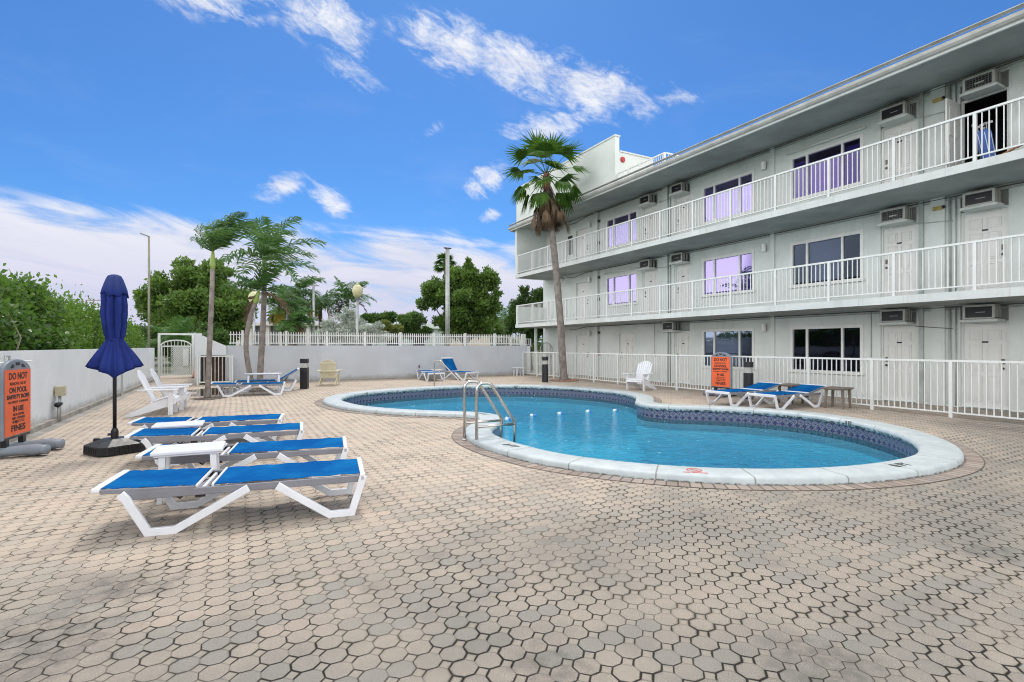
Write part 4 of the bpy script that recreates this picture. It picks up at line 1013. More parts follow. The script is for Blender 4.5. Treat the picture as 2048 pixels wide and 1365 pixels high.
m.bb(-1.04, -1.0, 23.18, 23.22, .08, 1.13); m.bb(-.02, .02, 23.18, 23.22, .08, 1.13); m.build('frame', M_RAIL, lg, world=True)
m = MB()
for i in range(1, 8): xx = -1. + .98 * i / 8; m.bb(xx - .01, xx + .01, 23.19, 23.21, .131, 1.079)
m.build('bars', M_RAIL, lg, world=True)
# electrical box and pipes on the left wall
eb = thing('electrical_box', 'beige electrical box with grey pipes on the left wall, between sign and umbrella', 'electrical box', (-2.98, 13.4, .6))
m = MB(); m.bb(-.06, .08, -.10, .10, -.09, .10); m.build('box', pmat('beige_box', (.42, .38, .26), .5), eb, bevel=.006)
m = MB(); m.bb(.081, .09, -.06, .06, -.06, .06); m.build('cover', pmat('beige_cover', (.5, .46, .33), .4), eb, bevel=.003)
m = MB(); m.tube([(0, .03, -.09), (0, .03, -.59)], .018, 8); m.tube([(0, -.05, -.09), (0, -.07, -.3), (.03, -.1, -.59)], .018, 8); m.tube([(.02, -.19, -.25), (.02, -.19, -.60)], .022, 8); m.build('pipes', M_GALV, eb, smooth=True)
m = MB(); m.tube([(.02, -.26, -.25), (.02, .0, -.25)], [.05, .035], 10); m.build('valve', M_BLACK, eb, smooth=True)
e2 = thing('wall_pipes', 'pair of thin grey pipes rising at the foot of the left wall behind the umbrella', 'pipes', (-2.86, 19.3, 0))
m = MB(); m.tube([(0, 0, 0), (0, 0, .75)], .02, 8); m.tube([(0, .12, 0), (0, .12, .6), (-.03, .12, .7)], .02, 8); m.build('pipe', M_GALV, e2)
wr = thing('wall_rail', 'thin white rod with a small bracket along the left wall behind the sign', 'rod', (-2.93, 10.6, 1.2))
m = MB(); m.tube([(0, -1.8, .05), (0, .9, .05)], .014, 8); m.build('rod', M_TRIM, wr)
m = MB(); m.tube([(.0, -.25, .05), (.0, -.24, .15), (0, -.08, .15), (0, -.07, .05)], .014, 8); m.build('bracket', M_GALV, wr)
hb = thing('hose_tap', 'small dark hose tap on the far wall above the flat lounger', 'tap', (7.75, 23.38, .55))
m = MB(); m.tube([(0, .06, 0), (0, -.03, 0), (0, -.05, -.07)], .02, 8); m.tube([(-.04, -.03, .04), (.04, -.03, .04)], .015, 6); m.build('tap', M_BLACK, hb)

# ================================================================== POOL FURNITURE
M_SLING = bpy.data.materials.new('blue_sling'); M_SLING.use_nodes = True; t = NT(M_SLING.node_tree); t.n.clear()
o_ = t.new('ShaderNodeOutputMaterial'); p_ = t.new('ShaderNodeBsdfPrincipled'); t.l.new(p_.outputs[0], o_.inputs[0]); P = t.obj()
c = t.mix(t.ramp(t.noise(P, 2.2, 5, .6), .35, .7), (.006, .085, .28), (.010, .145, .37))
wx, wy, wz_ = t.xyz(P); wv_ = t.m('MULTIPLY', t.m('SINE', t.m('MULTIPLY', wx, 2200.)), t.m('SINE', t.m('MULTIPLY', wy, 2200.)))
c = t.mix(t.ramp(wv_, -1, 1, 0, .25, False), c, (.01, .07, .28)); c = t.mix(t.ramp(t.noise(P, 5, 6, .75), .55, .72, 0., .22), c, (.04, .30, .60))
t.put(p_.inputs['Base Color'], c); p_.inputs['Roughness'].default_value = .6; p_.inputs['Specular IOR Level'].default_value = .0; t.put(p_.inputs['Normal'], t.bump(wv_, .15, .002))
def stroke(pts, wd):
    L, Rr = [], []
    for i, p in enumerate(pts):
        p = Vector(p); a = (p - Vector(pts[i - 1])).normalized() if i else None; b = (Vector(pts[i + 1]) - p).normalized() if i < len(pts) - 1 else None
        d = a or b
        if a is not None and b is not None:
            d = (a + b).normalized(); n = Vector((-d.y, d.x)); k = 1 / max(.4, n.dot(Vector((-a.y, a.x))))
        else: n = Vector((-d.y, d.x)); k = 1
        L.append(p + n * wd / 2 * k); Rr.append(p - n * wd / 2 * k)
    return L + Rr[::-1]
def make_lounger(label, back=2., white=None):
    o = thing('sun_lounger', label, 'sun lounger', group='blue sling sun loungers round the pool')
    fr = M_WHITE
    m = MB()
    for s in (-1, 1): m = MB(); m.bb(-.80, .96, s * .315 - .018, s * .315 + .018, .285, .345); m.build('side_rail', M_GREYF, o, bevel=.006)
    for s in (-1, 1):
        for pts in ([(-.84, .345), (-.80, .30), (-.655, .028), (-.47, .028), (.06, .315)], [(.28, .315), (.70, .028), (.885, .028), (.985, .345)]):
            m = MB(); poly = stroke(pts, .062); m.prism([(p.x, p.y) for p in poly], (0, s * .352, 0), (1, 0, 0), (0, 0, 1), (0, 1, 0), .036); m.build('leg', fr, o, bevel=.005)
    for q in ((.955, 1.0, -.37, .37, .30, .365), (-.80, -.76, -.296, .296, .29, .33), (-.222, -.20, -.31, .31, .335, .370), (-.31, -.28, -.296, .296, .29, .33)): m = MB(); m.bb(*q); m.build('cross_bar', fr, o, bevel=.01)
    # seat sling with a slight sag
    def sling(x0, x1, z, n=14, sag=.018, r_=.31):
        m = MB(); nx, ny = n, 6; vs = []
        for i in range(nx + 1):
            for j in range(ny + 1):
                u_, v_ = i / nx, j / ny; vs.append((x0 + (x1 - x0) * u_, -r_ + 2 * r_ * v_, z - sag * math.sin(math.pi * v_) * math.sin(math.pi * u_) ** .5 + (.004 * math.sin(u_ * 31) if v_ in (0, 1) else 0)))
        n0 = len(vs); vs += [(a, b, c_ - .006) for a, b, c_ in vs]
        f = lambda i, j: i * (ny + 1) + j
        fs = [(f(i, j), f(i + 1, j), f(i + 1, j + 1), f(i, j + 1)) for i in range(nx) for j in range(ny)]
        fs += [tuple(q + n0 for q in reversed(a)) for a in fs]
        for i in range(nx): fs += [(f(i, 0), f(i, 0) + n0, f(i + 1, 0) + n0, f(i + 1, 0)), (f(i, ny), f(i + 1, ny), f(i + 1, ny) + n0, f(i, ny) + n0)]
        m.add(vs, fs); return m
    sling(-.199, .955, .362).build('seat_sling', M_SLING, o, smooth=False)
    a = R(back); piv = Vector((-.31, 0, .345)); rot = Matrix.Rotation(a, 3, 'Y')
    def tilt(m): m.v = [tuple(rot @ (Vector(v) - piv) + piv) for v in m.v]; return m
    for q in ((-1.04, -.98, -.335, .335, .335, .375), (-.338, -.318, -.315, .315, .34, .370)): m = MB(); m.bb(*q); tilt(m).build('back_frame', fr, o, bevel=.012)
    for s in (-1, 1): m = MB(); m.bb(-.98, -.339, s * .318 - .014, s * .318 + .014, .325, .36); tilt(m).build('back_rail', M_GREYF, o, bevel=.004)
    tilt(sling(-.979, -.340, .368)).build('back_sling', M_SLING, o)
    m = MB(); m.tube([(-.60, -.2, .33), (-.47, -.2, .24), (-.47, .2, .24), (-.60, .2, .33)] if back < 20 else [tuple(rot @ (Vector((-.65, -.2, .33)) - piv) + piv), (-.45, -.2, .28), (-.45, .2, .28), tuple(rot @ (Vector((-.65, .2, .33)) - piv) + piv)], .009, 6)
    m.bb(-.34, -.27, -.30, -.27, .26, .33); m.bb(-.34, -.27, .27, .30, .26, .33); m.build('hinge', M_BLACK, o)
    return o
def Wc(Xc, Zc): return Vector((Xc * CT + Zc * ST, -Xc * ST + Zc * CT, 0))
def place_ends(nl, nr, half=.36):
    """near left and near right top corners in camera metres -> centre and heading"""
    a, b = Wc(*nl), Wc(*nr); d = (b - a).normalized(); n = Vector((-d.y, d.x, 0))
    return (a + b) / 2 + n * half, math.atan2(d.y, d.x)
LG = 'blue sling sun loungers round the pool'
spots = [(((-3.21, 3.985), (-1.30, 4.645)), 'closest blue sun lounger, at the front of the left row'),
         (((-3.76, 5.21), (-1.842, 5.877)), 'second sun lounger of the left row, behind the nearer white side table'),
         (((-4.69, 6.357), (-2.866, 7.11)), 'third flat sun lounger of the left row, under the farther white side table'),
         (((-5.50, 7.45), (-3.60, 8.15)), 'fourth and rearmost sun lounger of the left row, in front of the white armchairs')]
L0 = None
for (nl, nr), lb in spots:
    c_, a_ = place_ends(nl, nr)
    if L0 is None: L0 = make_lounger(lb); L0.location = c_; L0.rotation_euler.z = a_
    else: dup(L0, lb, c_, a_)
g = G(449, 794); dup(L0, 'flat sun lounger by the leaning palm trunk under the oval white table', (.52, 17.80, 0), R(-5))
lr = make_lounger('sun lounger behind the oval white table with its dark blue back raised', 32); lr.location = (1.15, 19.2, 0); lr.rotation_euler.z = R(176)
dup(L0, 'flat sun lounger against the far wall, foot towards the pool', (7.75, 21.9, 0), R(-93))
lr2 = make_lounger('sun lounger against the far wall with its blue back raised upright', 58); lr2.location = (8.98, 21.75, 0); lr2.rotation_euler.z = R(-70)
ra, rb = G(1560, 816.5), G(1632, 813.6)
lq = make_lounger('sun lounger nearest the brown table by the white fence, head end slightly raised', 12); lq.location = (12.07, 8.01, 0); lq.rotation_euler.z = R(179)
lq2 = dup(lq, 'sun lounger in front of the free standing orange sign by the white fence', (11.78, 9.02, 0), R(178))
# white tables
def make_table(label, sx=.56, sy=.46, h=.5, mat=None, name='side_table', round_=False, group=None, legmat=None):
    mat = mat or M_WHITE
    o = thing(name, label, 'side table', group=group); m = MB()
    if round_:
        m.lathe([(.30, h - .035), (.325, h - .02), (.325, h - .005), (.30, h)], n=32); m.v = [(x_ * sx / .6, y_ * sy / .6, z_) for x_, y_, z_ in m.v]; m.build('table_top', mat, o, smooth=False)
    else:
        m.bb(-sx / 2, sx / 2, -sy / 2, sy / 2, h - .035, h); m.bb(-sx / 2 + .02, sx / 2 - .02, -sy / 2 + .02, sy / 2 - .02, h - .055, h - .0351); m.build('table_top', mat, o, bevel=.01)
    for a in (-1, 1):
        for b in (-1, 1):
            m = MB(); X_, Y_ = a * (sx / 2 - .09), b * (sy / 2 - .07); q = .028
            vs = [(X_ + a * .02 + i * q * .8, Y_ + b * .015 + j * q * .8, 0) for i, j in ((-1, -1), (1, -1), (1, 1), (-1, 1))] + [(X_ + i * q, Y_ + j * q, h - .0555) for i, j in ((-1, -1), (1, -1), (1, 1), (-1, 1))]
            m.add(vs, [(3, 2, 1, 0), (4, 5, 6, 7), (0, 1, 5, 4), (1, 2, 6, 5), (2, 3, 7, 6), (3, 0, 4, 7)]); m.build('leg', legmat or mat, o, bevel=.004)
    return o
TG = 'white plastic side tables'
ta = make_table('white plastic side table between the closest two loungers of the left row', .60, .42, .50, group=TG); ta.location = Wc(-3.20, 5.17); ta.rotation_euler.z = R(-3)
tb = dup(ta, 'white plastic side table between the third and fourth loungers of the left row', Wc(-4.66, 7.28), R(-2)); tb.scale = (1, 1, .84)
to = make_table('oval white plastic table standing between the two loungers beside the palms', 1.05, .62, .62, round_=True); to.location = (.95, 18.62, 0)
tw_ = make_table('small white plastic table in the corner of the far wall and the fence', .52, .42, .42); tw_.location = (12.8, 22.9, 0)
M_BRT = pmat('brown_resin', (.16, .13, .11), .55, var=.2)
tbr = make_table('brown resin side table beside the lounger nearest the fence', .55, .5, .50, M_BRT); tbr.location = (12.92, 7.30, 0); tbr.rotation_euler.z = R(8)
dup(tbr, 'brown resin side table half hidden between the two loungers by the fence', (12.95, 8.52, 0), R(-5))
dup(tw_, 'low white table between the two loungers against the far wall', (8.35, 22.6, 0), 0)
# umbrella
um = thing('patio_umbrella', 'closed navy blue patio umbrella on a black square base', 'umbrella', (-1.43, 9.12, 0), R(9))
M_UMB = bpy.data.materials.new('navy_canvas'); M_UMB.use_nodes = True; t = NT(M_UMB.node_tree); t.n.clear()
o_ = t.new('ShaderNodeOutputMaterial'); p_ = t.new('ShaderNodeBsdfPrincipled'); t.l.new(p_.outputs[0], o_.inputs[0]); P = t.pos()
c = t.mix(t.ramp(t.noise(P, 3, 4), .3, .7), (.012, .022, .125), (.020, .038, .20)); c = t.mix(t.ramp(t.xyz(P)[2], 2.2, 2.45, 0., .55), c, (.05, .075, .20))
t.put(p_.inputs['Base Color'], c); p_.inputs['Roughness'].default_value = .8; p_.inputs['Specular IOR Level'].default_value = .15
t.put(p_.inputs['Normal'], t.bump(t.noise(t.vm('MULTIPLY', P, (1., 1., .25)), 26, 4, .6), .35, .02))
def fold(r, z, an, j):
    q = abs(math.sin(4 * an + .35 * math.sin(z * 4) + .3 * math.sin(2 * an))); q2 = abs(math.sin(6.5 * an + z * 3)); return r * (1.08 - .46 * (1 - q) ** 1.1 - .16 * (1 - q2) ** 2 + .09 * math.sin(3 * an + z * 5) + .04 * math.sin(z * 23 + 2 * an)), z
prof = [(.03, 1.58), (.085, 1.56), (.105, 1.60), (.122, 1.68), (.138, 1.80), (.147, 1.95), (.150, 2.08), (.144, 2.20), (.128, 2.30), (.10, 2.38)]
m = MB(); m.lathe(prof, n=160, fn=fold); m.build('canopy', M_UMB, um, smooth=True)
def skirt(r, z, an, j):
    t_ = j / 7.; q = (.5 + .5 * math.cos(8 * an + .3)) ** 1.3; four = .5 + .5 * math.cos(2 * an - .5)
    four = abs(math.cos(an)) ** 1.2; q = (.5 + .5 * math.cos(8 * an)) ** 1.1
    q = abs(math.sin(4 * an + .5)) ** .8; q2 = abs(math.sin(7 * an + 1)) ; rr = r * (1.03 - t_ * (1 - four) * .38) * (1 - .46 * (.35 + .65 * t_) * (1 - q)) * (1 - .14 * (1 - q2) ** 2) if j > 0 else r
    zz = z + t_ * (.07 * four - .09 * (1 - four)) + .035 * t_ * q
    return rr * (1 + .03 * math.sin(11 * an)), zz
m = MB(); m.lathe([(.095, 1.60), (.12, 1.55), (.165, 1.46), (.225, 1.36), (.275, 1.27), (.315, 1.19), (.34, 1.13), (.335, 1.125), (.27, 1.22), (.16, 1.38), (.04, 1.5)], n=128, fn=lambda r, z, an, j: skirt(r, z, an, min(j, 7))); m.build('canopy_skirt', M_UMB, um, smooth=True)
m = MB(); m.lathe([(.10, 1.57), (.108, 1.575), (.108, 1.60), (.10, 1.605)], n=32); m.build('tie_strap', M_UMB, um)
def vent(r, z, an, j): q = .5 + .5 * math.cos(8 * an); q = abs(math.sin(4 * an + .3)); return r * (1.03 - .22 * (1 - q) * (j < 5)), z - (.04 * q + .02 * math.sin(3 * an) if j == 0 else 0)
m = MB(); m.lathe([(.166, 2.24), (.150, 2.29), (.126, 2.37), (.102, 2.44), (.080, 2.485), (.04, 2.505), (.01, 2.51)], n=64, fn=vent); m.build('vent_cap', M_UMB, um, smooth=True)
m = MB(); m.tube([(0, 0, .15), (0, 0, 2.5)], .024, 14); m.build('pole', M_BLACK, um, smooth=True)
m = MB(); m.lathe([(.045, .2), (.045, .30), (.034, .33), (.03, .34)], n=18); m.tube([(-.04, 0, .26), (-.08, 0, .26)], .018, 8); m.build('pole_collar', M_BLACK, um)
m = MB(); b_ = .30; ch = .10
def octo(r_, c_): return [(r_, -r_ + c_), (r_, r_ - c_), (r_ - c_, r_), (-r_ + c_, r_), (-r_, r_ - c_), (-r_, -r_ + c_), (-r_ + c_, -r_), (r_ - c_, -r_)]
rings_ = [(octo(.285, .09), 0), (octo(.295, .09), .015), (octo(.29, .09), .125), (octo(.275, .09), .135), (octo(.13, .05), .205), (octo(.08, .03), .21)]
vs = [(a, b, z_) for q, z_ in rings_ for a, b in q]
m.add(vs, [(i * 8 + k, i * 8 + (k + 1) % 8, (i + 1) * 8 + (k + 1) % 8, (i + 1) * 8 + k) for i in range(5) for k in range(8)] + [tuple(range(7, -1, -1)), tuple(40 + k for k in range(8))])
for s in (-1, 1):
    for i in range(7):
        q = -.165 + i * .055; m.bb(s * .2935 - .008, s * .2935 + .008, q - .008, q + .008, .02, .12); m.bb(q - .008, q + .008, s * .2935 - .008, s * .2935 + .008, .02, .12)
rb_ = Matrix.Rotation(R(22), 3, 'Z'); m.v = [tuple(rb_ @ Vector(q)) for q in m.v]; m.build('base', M_BLACK, um, bevel=.005)
m = MB(); m.lathe([(.04, .15), (.042, .19), (.03, .20)], (-.2, .16, 0), 14); m.build('filler_cap', M_BLACK, um)
# warning signs
def make_sign(label):
    o = thing('warning_sign', label, 'sign', group='orange warning signs on grey plastic frames')
    # local: board in the x-z plane, front towards -y, x to the right
    w2 = .36; m = MB(); n = 10
    top = [(-w2 + .0 + .1 * 0, 1.14)]
    outl = [(-w2, .24), (w2, .24), (w2, 1.15)] + [(w2 * math.cos(a) * (1 if True else 1), 1.15 + .17 * math.sin(a)) for a in np.linspace(.35, math.pi - .35, 12)] + [(-w2, 1.15)]
    m.prism(outl, (0, -.015, 0), (1, 0, 0), (0, 0, 1), (0, 1, 0), .06); m.build('frame', M_GREYP, o, bevel=.018)
    m = MB(); m.bb(-w2 + .035, w2 - .035, -.052, -.0455, .285, 1.205 - .03); m.build('panel', M_ORANGE, o)
    m = MB(); m.prism([(-.20, 1.2), (-.10, 1.205), (-.10, 1.25), (-.14, 1.25)], (0, -.047, 0), (1, 0, 0), (0, 0, 1), (0, 1, 0), .006); m.prism([(.20, 1.2), (.10, 1.205), (.10, 1.25), (.14, 1.25)], (0, -.047, 0), (1, 0, 0), (0, 0, 1), (0, 1, 0), .006)
    m.bb(-.05, .05, -.05, -.044, 1.235, 1.275); m.build('handle_slot', M_GAP, o)
    m = MB()
    for s in (-1, 1): m.bb(s * .22 - .04, s * .22 + .04, -.03, .03, .10, .2399)
    m.bb(-.33, .33, -.047, -.0455, .245, .27); m.build('foot_bracket', M_BLACK, o)
    m = MB()
    for s in (-1, 1):
        n_ = 14; vs = []
        for i in range(n_ + 1):
            u_ = i / n_; yy = -.46 + .92 * u_; r_ = .075 + .035 * abs(2 * u_ - 1) ** 1.5; 
            if u_ < .08 or u_ > .92: r_ *= .72
            wob_ = .05 * math.sin(2 * math.pi * u_)
            for k_ in range(12):
                an = 2 * math.pi * k_ / 12; vs.append((s * .22 + wob_ + r_ * 1.25 * math.cos(an), yy, max(0, .085 + .85 * r_ * math.sin(an))))
        m.add(vs, [(i * 12 + k_, i * 12 + (k_ + 1) % 12, (i + 1) * 12 + (k_ + 1) % 12, (i + 1) * 12 + k_) for i in range(n_) for k_ in range(12)] + [tuple(range(11, -1, -1)), tuple(n_ * 12 + k_ for k_ in range(12))])
    m.build('water_weight', M_GREYP, o, smooth=True)
    lines = [('DO NOT', 1.085, .088, 1.0), ('REMOVE OR SIT', .985, .036, 1.02), ('ON POOL', .895, .070, .98), ('SAFFETY ROPE', .805, .052, 1.0), ('SECURITY CAMERAS', .735, .030, 1.02), ('IN USE', .64, .066, .80),
             ('VIOLATORS', .562, .032, .92), ('AND OWNERS', .512, .032, .95), ('SUBJECT TO', .464, .032, .92), ('FINES', .375, .080, .98)]
    wd = [.47, .42, .46, .57, .50, .26, .29, .34, .30, .36]
    for (s_, z_, h_, _), W_ in zip(lines, wd):
        tt = text(s_, 'lettering', h_, M_INK, o, Matrix.Identity(4), 1., .0006, .0012 if h_ < .045 else .004)
        xs_ = [v.co.x for v in tt.data.vertices]; k_ = W_ / (max(xs_) - min(xs_)); x_mid = (max(xs_) + min(xs_)) / 2
        tt.data.transform(frame((0, -.0535, z_), (1, 0, 0), (0, 0, 1)) @ Matrix.Diagonal((k_, 1, 1, 1)) @ Matrix.Translation((-x_mid, 0, 0)))
    return o
s1 = make_sign('orange warning sign reading DO NOT at the left edge against the white wall'); s1.location = (-2.62, 9.57, 0); s1.rotation_euler.z = R(82)
dup(s1, 'orange warning sign reading DO NOT by the bar fence behind the blue loungers', (12.95, 10.70, 0), R(-90))
# bollard lights
def make_bollard(label, square=False):
    o = thing('bollard_light', label, 'bollard light', group='black bollard lights on the pool deck'); m = MB()
    seg_ = 4 if square else 24; r_ = .175 if square else .13; off_ = math.pi / 4
    def f(rr, z, an, j): return rr, z
    def ring(mb, r0, z0, z1):
        if square: mb.bb(-r0 * .72, r0 * .72, -r0 * .72, r0 * .72, z0, z1)
        else: mb.lathe([(r0, z0), (r0, z1)], n=24)
    ring(m, r_, 0, .74); m.build('post', M_BLACK, o, bevel=.006)
    m = MB(); ring(m, r_ * .86, .7401, .90); m.build('lens', pmat('clouded_lens', (.42, .42, .40), .3, var=.25, vscale=30), o)
    m = MB(); ring(m, r_ * 1.01, .9001, 1.05); m.build('cap', M_BLACK, o, bevel=.01)
    return o
b1 = make_bollard('square black bollard light to the left of the cream armchair', True); b1.location = G(609, 777.7); b1.rotation_euler.z = R(-20)
b2 = make_bollard('round black bollard light beside the tall fan palm trunk'); b2.location = (11.51, 18.34, 0)
dup(b2, 'round black bollard light beside the orange sign by the bar fence', (12.9, 9.75, 0))
# adirondack chairs
def make_adirondack(label, mat):
    """seat opens towards +x"""
    o = thing('adirondack_chair', label, 'armchair', group='slatted wooden garden armchairs')
    for s in (-1, 1):
        m = MB(); m.prism([(-.52, .0), (-.40, .0), (-.05, .10), (.37, .24), (.40, .30), (.37, .385), (.25, .38), (.0, .30), (-.53, .035)], (0, s * .29, 0), (1, 0, 0), (0, 0, 1), (0, 1, 0), .028); m.build('seat_side', mat, o, bevel=.003)
        m = MB(); m.bb(.24, .33, s * .325 - .0001 * s - .018, s * .325 + .018, 0, .545); m.build('front_leg', mat, o, bevel=.003)
        m = MB(); m.prism([(.44, .10), (.44, -.05), (.38, -.10), (-.30, -.045), (-.30, .055), (.0, .07), (.36, .10)], (0, s * .345, .56), (1, 0, 0), (0, s, 0), (0, 0, 1), .025); m.build('arm', mat, o, bevel=.004)
        m = MB(); m.prism([(.24, .42), (.24, .545), (.12, .545)], (0, s * .355, 0), (1, 0, 0), (0, 0, 1), (0, 1, 0), .02); m.build('arm_bracket', mat, o)
    m = MB()
    path = [(-.02, .315), (.07, .345), (.16, .375), (.25, .395), (.33, .39), (.395, .345), (.41, .275)]
    for a, b in zip(path, path[1:]):
        a_, b_ = Vector((a[0], 0, a[1])), Vector((b[0], 0, b[1])); q = (b_ - a_) * .08; m.bar(a_ + q, b_ - q, .61, .022, (0, 0, 1) if abs((b_ - a_).normalized().z) < .9 else (1, 0, 0))
    m.build('seat', mat, o, bevel=.003)
    m = MB(); d = Vector((-.40, 0, .92)).normalized(); b0 = Vector((-.04, 0, .27))
    for i in range(7):
        y_ = -.237 + i * .079; top = .78 - .11 * ((i - 3) / 3.) ** 2; fan = 1 + .06
        m.bar(b0 + Vector((0, y_ * .92, 0)), b0 + d * top + Vector((0, y_ * 1.08, 0)), .072, .018, (1, 0, 0))
    m.build('backrest', mat, o, bevel=.003)
    m = MB(); n_ = Vector((-.92, 0, -.40)).normalized() * .02
    for h_, w_ in ((.30, .62), (.62, .52), (.04, .56)): c_ = b0 + d * h_ + n_; m.bar(c_ + Vector((0, -w_ / 2, 0)), c_ + Vector((0, w_ / 2, 0)), .02, .06, d)
    m.bar((-.28, -.36, .545), (-.28, .36, .545), .06, .02); m.build('back_support', mat, o, bevel=.003)
    return o
AG = None
c1 = make_adirondack('white slatted armchair by the left wall, nearer one of the pair', M_WOODW); c1.location = (-1.40, 13.75, 0); c1.rotation_euler.z = R(-3)
dup(c1, 'white slatted armchair by the left wall, farther one of the pair', (-1.27, 14.66, 0), R(-2))
c3 = dup(c1, 'white slatted armchair by the bar fence at the far waist of the pool', (12.35, 13.55, 0), R(178)); c3.rotation_euler.z = R(194)
c4 = make_adirondack('cream slatted armchair facing the long far wall, seen from behind', M_CREAM); c4.location = (3.35, 20.95, 0); c4.rotation_euler.z = R(72)
# ================================================================== PLANTS
def leafcloud(name, mat, parent, blobs, n, size, seed=0, shell=.55, up=.35, aspect=.5, clump=0):
    """thousands of small folded leaves through the volume of the blobs"""
    rs = np.random.RandomState(seed)
    if clump:
        rc = random.Random(seed + 99); nb_ = []
        for b in blobs:
            nb_.append((b[0], b[1], b[2], b[3] * .62, b[4] * .62, b[5] * .62))
            for _ in range(clump):
                v = Vector((rc.gauss(0, 1), rc.gauss(0, 1), rc.gauss(0, 1))).normalized() * rc.uniform(.6, .95); f_ = rc.uniform(.26, .44)
                nb_.append((b[0] + v.x * b[3], b[1] + v.y * b[4], b[2] + v.z * b[5], b[3] * f_, b[4] * f_, b[5] * f_))
        blobs = nb_
    B = np.array(blobs, float); vol = B[:, 3] * B[:, 4] * B[:, 5]; vol = vol ** .75
    idx = rs.choice(len(B), n, p=vol / vol.sum()); d = rs.normal(size=(n, 3)); d /= np.linalg.norm(d, axis=1)[:, None]
    rr = shell + (1 - shell) * rs.rand(n) ** .6; rr *= 1 + .10 * rs.normal(size=n)
    # ragged outline: lumps by direction
    lump = 1 + .16 * np.sin(d[:, 0] * 7 + idx * 1.7) * np.sin(d[:, 1] * 6 + idx) + .12 * np.sin(d[:, 2] * 11 + idx * 2.3)
    c = B[idx, :3] + d * B[idx, 3:6] * (rr * lump)[:, None]
    c = c[c[:, 2] > .05]; d = d[:len(c)] if len(d) == len(c) else d[(B[idx, 2] + d[:, 2] * B[idx, 5] * rr * lump) > .05]; n = len(c)
    ax = rs.normal(size=(n, 3)) + d * .7 + np.array([0, 0, up]); ax /= np.linalg.norm(ax, axis=1)[:, None]
    s = rs.normal(size=(n, 3)); s -= ax * (s * ax).sum(1)[:, None]; s /= np.linalg.norm(s, axis=1)[:, None]
    nn = np.cross(ax, s); L = size * (.6 + .8 * rs.rand(n))[:, None]; Wd = L * aspect
    v = np.stack([c, c + ax * L * .5 + s * Wd * .5 + nn * L * .08, c + ax * L, c + ax * L * .5 - s * Wd * .5 + nn * L * .08], 1).reshape(-1, 3)
    me = bpy.data.meshes.new(name); off = np.array(wloc(parent))
    me.vertices.add(n * 4); me.vertices.foreach_set('co', (v - off).ravel())
    me.loops.add(n * 4); me.loops.foreach_set('vertex_index', np.arange(n * 4)); me.polygons.add(n)
    me.polygons.foreach_set('loop_start', np.arange(n) * 4); me.polygons.foreach_set('loop_total', np.full(n, 4)); me.update(); me.validate()
    me.materials.append(mat); o = bpy.data.objects.new(name, me); COL.objects.link(o); o.parent = parent; return o
LM_TREE = leafmat('broad_leaf', (.03, .08, .018), (.17, .28, .05), .38)
LM_DARK = leafmat('dark_leaf', (.022, .06, .016), (.11, .20, .04), .35)
LM_HEDGE = leafmat('hedge_leaf', (.022, .072, .016), (.14, .26, .04), .40, gloss=.6, rough=.35)
LM_HEDGE2 = leafmat('bright_hedge_leaf', (.035, .10, .014), (.18, .32, .04))  # lighter green leaf for the far part of the hedge
LM_SILV = leafmat('silver_leaf', (.20, .25, .20), (.60, .64, .56), .15)
LM_OLIV = leafmat('olive_leaf', (.08, .11, .02), (.24, .28, .07))
LM_PALM = leafmat('palm_leaf', (.02, .07, .02), (.12, .24, .055), .35, .4)
LM_PALMY = leafmat('yellow_palm_leaf', (.14, .13, .02), (.40, .33, .05), .3)
LM_FAN = leafmat('fan_leaf', (.02, .07, .012), (.10, .20, .03), .3, .55, .15)
LM_DEAD = leafmat('dead_leaf', (.07, .045, .03), (.22, .15, .09), .15, .8)
# hedge behind the left wall: rounded mass, lower towards the far end
hd = thing('hedge', 'tall leafy green hedge behind the long left wall', 'hedge', (-4.2, 15, 0))
rs_ = random.Random(3)
bl = []
for i in range(26):
    y_ = 5.5 + i * .95; hh = 2.82 - max(0, (y_ - 18) * .028) + rs_.uniform(-.12, .10); bl.append((-4.35 + rs_.uniform(-.1, .1), y_, hh * .52, .86, .85, hh * .5))
    bl.append((-4.15 + rs_.uniform(-.12, .12), y_ + .4, 1.85, .58, .7, .60)); bl.append((-4.3 + rs_.uniform(-.3, .3), y_, hh - .42 + rs_.uniform(-.1, .12), .5, .55, .40))
near_b = [b for b in bl if b[1] < 16]; far_b = [b for b in bl if b[1] >= 16]
leafcloud('foliage', LM_HEDGE, hd, near_b, 130000, .12, 1, .5, .5, .55)
leafcloud('bright_foliage', LM_HEDGE2, hd, far_b, 55000, .11, 2, .6, .5, .55)
m = MB(); m.add([], [])
for i in range(40):
    y_ = 6 + i * .6; x_ = -4.1 + rs_.uniform(-.3, .4); p0 = Vector((x_, y_, 0)); pts = [p0]
    for q in range(4): p0 = p0 + Vector((rs_.uniform(-.2, .25), rs_.uniform(-.25, .25), .55)); pts.append(p0)
    m.tube(pts, [.03, .025, .02, .014, .008], 5)
m.build('stems', pmat('pale_stems', (.28, .24, .19), .8), hd, world=True)
def core(parent, blobs, k=.62):
    m = MB()
    for b in blobs: m.lathe([(max(.01, math.sin(a)) * k, -math.cos(a) * k) for a in np.linspace(0, math.pi, 7)], n=9); m.v[-63:] = [(b[0] + x_ * b[3], b[1] + y_ * b[4], b[2] + z_ * b[5]) for x_, y_, z_ in m.v[-63:]]
    return m
